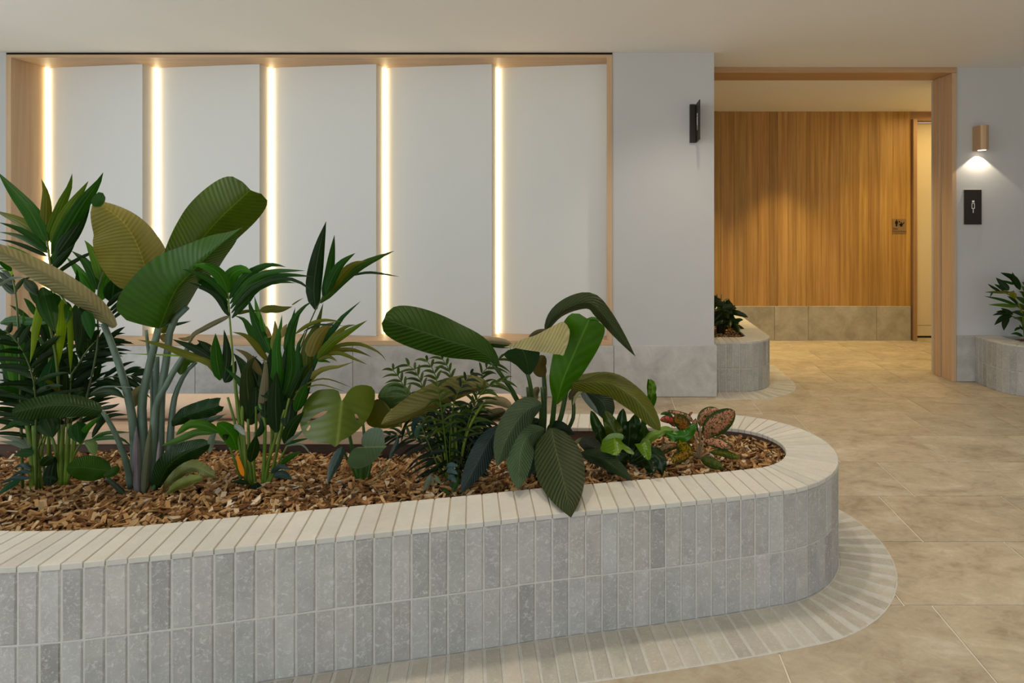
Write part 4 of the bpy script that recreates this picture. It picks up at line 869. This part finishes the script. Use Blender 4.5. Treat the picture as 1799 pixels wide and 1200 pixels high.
outline_leaf(t, 'E1', [(388, 600), (480, 570), (600, 510), (720, 475), (840, 412), (930, 365), (1010, 330), (1065, 380), (1086, 450), (1060, 580), (1035, 640), (1020, 700), (995, 680), (880, 668), (740, 645), (600, 625), (490, 605)], [(400, 595), (1020, 690)], 2.34, (.30, .28, .15), 'leaf_pleated', cup=.25, dy=-.05, label='folded leaf showing its pale underside')
L(t, 'E1', [(650, 505), (740, 445), (850, 415)], 5, (.10, .09, .05), (2.40, 2.38), 20, 20, 'wide', 'leaf_pleated', 8, 2)
L(t, 'E1', [(945, 1199), (1005, 970), (1100, 740), (1200, 510), (1290, 310)], 42, (.045, .115, .010), (2.44, 2.34), 12, 24, (.60, .20), 'leaf_plain', 24, 5, 14, .004)
L(t, 'E1', [(1240, 330), (1330, 300), (1400, 330)], 4, (.05, .14, .012), (2.35, 2.36), 20, 20, 'wide', 'leaf_plain', 8, 2)
L(t, 'E1', [(830, 450), (950, 270), (1120, 160), (1300, 130), (1440, 260), (1600, 460), (1775, 695)], 21, (.028, .042, .014), (2.52, 2.36), (20, 30), (65, 18), (.5, .95), 'leaf_pleated', 26, 4, 14)
L(t, 'F', [(40, 200), (250, 180), (520, 190), (720, 300), (870, 440), (1025, 660)], 30, (.075, .085, .018), (2.46, 2.24), 42, 30, (.5, .6), 'leaf_pleated', 26, 5, 16)
L(t, 'F', [(120, 360), (140, 300), (200, 260), (330, 255)], 7, (.06, .055, .03), (2.50, 2.50), 20, 20, 'wide', 'leaf_pleated', 10, 2)
L(t, 'F', [(150, 410), (190, 310), (260, 262), (350, 258)], 3, PALE, (2.49, 2.49), 20, 20, 'wide', 'leaf_pleated', 10, 1)
L(t, 'F', [(225, 235), (320, 370), (390, 460), (452, 548)], 8, (.16, .19, .17), (2.56, 2.52), 40, 20, 'strap', 'leaf_pleated', 12, 2)
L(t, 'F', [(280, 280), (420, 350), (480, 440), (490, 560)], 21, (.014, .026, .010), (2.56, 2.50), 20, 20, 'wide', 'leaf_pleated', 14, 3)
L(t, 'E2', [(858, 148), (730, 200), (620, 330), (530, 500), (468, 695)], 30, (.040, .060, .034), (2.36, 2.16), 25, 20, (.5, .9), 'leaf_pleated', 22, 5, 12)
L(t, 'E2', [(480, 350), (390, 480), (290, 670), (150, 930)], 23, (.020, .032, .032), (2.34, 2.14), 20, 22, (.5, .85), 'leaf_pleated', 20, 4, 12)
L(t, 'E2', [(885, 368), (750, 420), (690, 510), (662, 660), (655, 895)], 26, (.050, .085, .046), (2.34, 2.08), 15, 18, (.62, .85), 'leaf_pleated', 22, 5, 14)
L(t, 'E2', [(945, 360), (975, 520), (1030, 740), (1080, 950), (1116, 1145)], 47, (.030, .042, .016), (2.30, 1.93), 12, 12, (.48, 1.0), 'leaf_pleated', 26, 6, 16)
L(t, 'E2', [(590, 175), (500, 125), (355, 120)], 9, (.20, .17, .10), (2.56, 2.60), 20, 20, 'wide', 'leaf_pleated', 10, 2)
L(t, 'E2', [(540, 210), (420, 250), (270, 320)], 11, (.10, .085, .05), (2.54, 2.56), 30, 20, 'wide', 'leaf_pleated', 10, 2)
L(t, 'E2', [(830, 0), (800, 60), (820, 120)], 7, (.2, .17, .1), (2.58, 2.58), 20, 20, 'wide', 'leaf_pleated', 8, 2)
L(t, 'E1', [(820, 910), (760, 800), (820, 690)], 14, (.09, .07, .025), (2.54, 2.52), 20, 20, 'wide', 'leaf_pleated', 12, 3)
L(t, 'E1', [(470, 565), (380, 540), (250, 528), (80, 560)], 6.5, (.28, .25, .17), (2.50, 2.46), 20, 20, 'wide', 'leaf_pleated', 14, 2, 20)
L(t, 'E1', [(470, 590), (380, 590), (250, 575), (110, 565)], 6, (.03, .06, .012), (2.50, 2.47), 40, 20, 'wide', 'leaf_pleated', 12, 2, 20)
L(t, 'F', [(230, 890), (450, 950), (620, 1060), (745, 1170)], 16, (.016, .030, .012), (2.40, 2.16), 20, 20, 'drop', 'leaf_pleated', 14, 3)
L(t, 'F', [(215, 800), (300, 800), (440, 880)], 16, (.03, .035, .025), (2.42, 2.40), 20, 20, 'wide', 'leaf_pleated', 10, 3)
L(t, 'F', [(150, 820), (220, 760), (310, 730)], 4, PALE, (2.44, 2.44), 20, 20, 'strap', 'leaf_pleated', 8, 1)
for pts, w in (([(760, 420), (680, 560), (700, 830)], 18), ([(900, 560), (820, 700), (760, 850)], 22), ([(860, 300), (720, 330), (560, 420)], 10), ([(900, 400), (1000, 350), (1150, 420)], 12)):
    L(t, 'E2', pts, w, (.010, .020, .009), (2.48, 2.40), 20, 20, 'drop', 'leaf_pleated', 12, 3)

# ------------------------------------------------------------------ bird's nest fern
t = thing('nest_fern', 'low wavy-leaved green fern right of the peace lily', 'fern', base(1112, 806, .345))
FN, FL = (.016, .040, .008), (.10, .18, .022)
for pts, w, c, yy in (([(720, 960), (660, 720), (640, 600), (655, 445)], 14, FN, (2.5, 2.54)), ([(680, 960), (500, 780), (400, 640), (335, 465)], 13, FN, (2.5, 2.52)), ([(700, 920), (590, 720), (540, 620), (470, 470)], 17, (.05, .07, .014), (2.48, 2.5)), ([(760, 930), (780, 720), (770, 500)], 15, FN, (2.5, 2.5)), ([(800, 940), (860, 760), (870, 610)], 12, FN, (2.5, 2.46)), ([(700, 900), (720, 700), (720, 560)], 15, DK, (2.46, 2.44)),
                      ([(640, 960), (480, 860), (400, 640)], 14, FN, (2.48, 2.48)), ([(720, 1000), (880, 900), (1010, 940), (1050, 1110)], 16, DK, (2.42, 2.36)), ([(760, 1000), (900, 960), (960, 1100)], 16, DK, (2.42, 2.34)), ([(700, 1000), (640, 960), (560, 1000), (520, 1100)], 16, DK, (2.44, 2.36)), ([(800, 920), (900, 760), (1010, 690), (1100, 655), (1190, 700)], 9, (.15, .23, .06), (2.48, 2.42)), ([(1090, 700), (1180, 720), (1290, 710), (1385, 600)], 11, BR, (2.42, 2.40)),
                      ([(850, 640), (900, 450), (945, 320), (905, 145)], 10, (.03, .085, .012), (2.56, 2.52)), ([(930, 330), (950, 240), (930, 150)], 8, (.10, .19, .015), (2.51, 2.51))):
    L(t, 'F', pts, w, c, yy, 22, 22, 'wide', 'leaf_plain', 18, 3, 10, .010, 3)
outline_leaf(t, 'F', [(440, 800), (460, 745), (560, 695), (660, 712), (640, 775), (735, 850), (770, 905), (700, 890), (650, 850), (620, 890), (570, 915), (500, 890), (430, 870)], [(560, 700), (590, 905)], 2.36, FL, cup=.3, dy=-.08)
outline_leaf(t, 'F', [(770, 798), (850, 790), (918, 762), (938, 870), (930, 950), (895, 955), (850, 915), (810, 860)], [(860, 790), (900, 950)], 2.36, FL, cup=.3, dy=-.06)
outline_leaf(t, 'F', [(470, 740), (520, 700), (600, 690), (658, 712), (640, 765), (550, 770), (480, 765)], [(470, 745), (658, 730)], 2.345, (.14, .21, .08), cup=.2)

# ------------------------------------------------------------------ pink aglaonema
t = thing('pink_aglaonema', 'small pink and green mottled aglaonema near the rounded planter end', 'plant', base(1226, 806, .36))
PK, PR = (.52, .27, .20), (.44, .19, .16)
for pts, w, c, yy, a_ in (([(860, 640), (940, 520), (1090, 400), (1285, 255)], 21, PK, (2.54, 2.44), 18), ([(800, 480), (840, 350), (930, 270), (1060, 235)], 12, PK, (2.60, 2.58), 25), ([(710, 570), (600, 480), (520, 400), (430, 330)], 14, (.36, .15, .07), (2.54, 2.46), 20), ([(450, 480), (400, 400), (330, 370), (235, 385)], 8, (.50, .14, .13), (2.58, 2.54), 20), ([(710, 420), (620, 340), (500, 300), (335, 248)], 6, PK, (2.60, 2.58), 25), ([(840, 690), (960, 690), (1090, 720), (1230, 780)], 11, PK, (2.50, 2.38), 25), ([(930, 840), (1080, 840), (1220, 880), (1360, 925)], 8, (.14, .14, .03), (2.48, 2.34), 30),
                         ([(700, 880), (600, 800), (540, 720), (470, 690)], 14, (.36, .26, .06), (2.48, 2.40), 20), ([(680, 830), (560, 880), (480, 920), (400, 975)], 12, (.40, .22, .07), (2.46, 2.38), 25), ([(800, 920), (920, 970), (1020, 1010), (1110, 1050)], 11, (.09, .11, .025), (2.44, 2.34), 25), ([(520, 750), (380, 760), (250, 820), (120, 885)], 9, (.30, .16, .10), (2.48, 2.42), 30), ([(640, 340), (660, 300), (695, 270)], 2.5, PR, (2.6, 2.6), 20), ([(720, 700), (640, 640), (560, 600)], 10, (.20, .09, .04), (2.52, 2.5), 20), ([(420, 350), (330, 290), (240, 305)], 4, (.05, .09, .02), (2.58, 2.58), 25), ([(760, 640), (720, 500), (740, 360)], 8, PK, (2.60, 2.62), 30)):
    L(t, 'G', pts, w, c, yy, a_, a_, (.55, .7), 'leaf_pink', 14, 3, 12)
for p_ in ((860, 640), (710, 570), (700, 880), (850, 700), (930, 850), (800, 480), (680, 830), (800, 920)):
    ST(t, 'G', [p_, ((p_[0]+780)/2+10, (p_[1]+930)/2-20), (780, 940)], 1.6, 2.2, (.30, .22, .14), (2.54, 2.54), n=6)

# ------------------------------------------------------------------ dark bush in the passage planter
t = thing('leafy_shrub', 'dark broad-leaved shrub in the passage planter behind the wall end', 'shrub', (.98, 5.45, .36))
rb = random.Random(5)
C0 = Vector((.98, 5.45, .38))
for k in range(16):
    a = rb.uniform(0, 6.283); h_ = rb.uniform(.10, .33); tip = C0+Vector((math.cos(a)*rb.uniform(.03, .16), math.sin(a)*rb.uniform(.03, .22), h_))
    MB().tube([C0+Vector((math.cos(a)*.03, math.sin(a)*.04, -.03)), (C0+tip)/2+Vector((0, 0, .02)), tip], .007, .004, 6).out('stem', 'stem', t, True, (.05, .05, .02))
    for j in range(5):
        b_ = rb.uniform(0, 6.283); up = rb.uniform(-.3, .9); d = Vector((math.cos(b_), math.sin(b_), up)).normalized(); ll = rb.uniform(.10, .17)
        s0 = C0.lerp(tip, rb.uniform(.55, 1.0))
        Q = [s0+d*ll*s-Vector((0, 0, 1))*ll*.35*s*s for s in [i/7 for i in range(8)]]
        if max(q.x for q in Q) > 1.33: continue
        blade('leaf', t, Q, rb.uniform(.018, .028), 18, 18, (.5, .55), jit((.018, .034, .010), .3), 'leaf_plain', 2, 10)
# ------------------------------------------------------------------ palm in the right planter
t = thing('parlour_palm', 'small green palm in the planter at the right edge under the figure sign', 'palm', (3.52, 5.02, .36))
Yr = 4.98
FR(t, 'I', [(760, 1080), (742, 800), (690, 600), (600, 470), (500, 410), (400, 395)], (5.02, 4.90), (.14, .18, .03), 2.0, [
    ('I', [(640, 570), (450, 500), (215, 452)], 2.4, MD), ('I', [(650, 590), (450, 570), (270, 565)], 2.8, (.07, .13, .015)), ('I', [(560, 400), (400, 398), (225, 400)], 2.6, OL), ('I', [(430, 390), (330, 335), (262, 288)], 2.2, DK), ('I', [(490, 370), (420, 330), (348, 292)], 3, DK), ('I', [(540, 375), (460, 290), (370, 207)], 5, DK),
    ('I', [(690, 370), (640, 270), (580, 200), (430, 143)], 5, DK), ('I', [(640, 310), (610, 210), (588, 135)], 2.8, DK), ('I', [(610, 295), (530, 270), (450, 240)], 2.2, MD), ('I', [(330, 400), (310, 430), (295, 465)], 1.4, MD), ('I', [(660, 560), (600, 500), (520, 450)], 2.2, DK), ('I', [(640, 420), (600, 430), (560, 390)], 6, (.16, .16, .03))], MD)
FR(t, 'I', [(760, 1080), (740, 880), (700, 780), (620, 730), (520, 695)], (5.02, 4.86), (.06, .10, .02), 1.8, [
    ('I', [(590, 710), (460, 740), (350, 835)], 4.5, DK), ('I', [(540, 720), (490, 800), (475, 905)], 4.5, DK), ('I', [(560, 690), (450, 675), (325, 705)], 3, DK), ('I', [(600, 695), (520, 650), (435, 608)], 3.2, DK), ('I', [(740, 710), (650, 670), (560, 660)], 2.4, DK), ('I', [(560, 680), (450, 655), (370, 660)], 2.6, DK)], DK)
FR(t, 'I', [(780, 1080), (800, 700), (860, 420), (960, 300)], (5.04, 5.04), (.14, .18, .03), 2.2, auto=(.35, .98, 8, 34, 70, 30, .4, 3.2, (.05, .09, .015)))
FR(t, 'I', [(780, 1080), (850, 800), (980, 640), (1100, 600)], (5.02, 4.9), (.10, .14, .03), 2.0, auto=(.35, .98, 8, 34, 70, 30, .4, 3.2, MD))
FR(t, 'I', [(770, 1080), (750, 700), (780, 400), (820, 250)], (5.04, 5.1), (.10, .14, .03), 2.0, auto=(.35, .98, 8, 30, 70, 30, .4, 3.0, (.05, .09, .015)))
for pts, w in (([(700, 870), (650, 880), (612, 915)], 2.4), ([(730, 985), (650, 945), (565, 950)], 2.8), ([(742, 900), (700, 860), (680, 830)], 2.2)):
    L(t, 'I', pts, w, MD, (4.98, 4.94), 20, 20, 'strap', 'leaf_palm', 8, 1, 0)
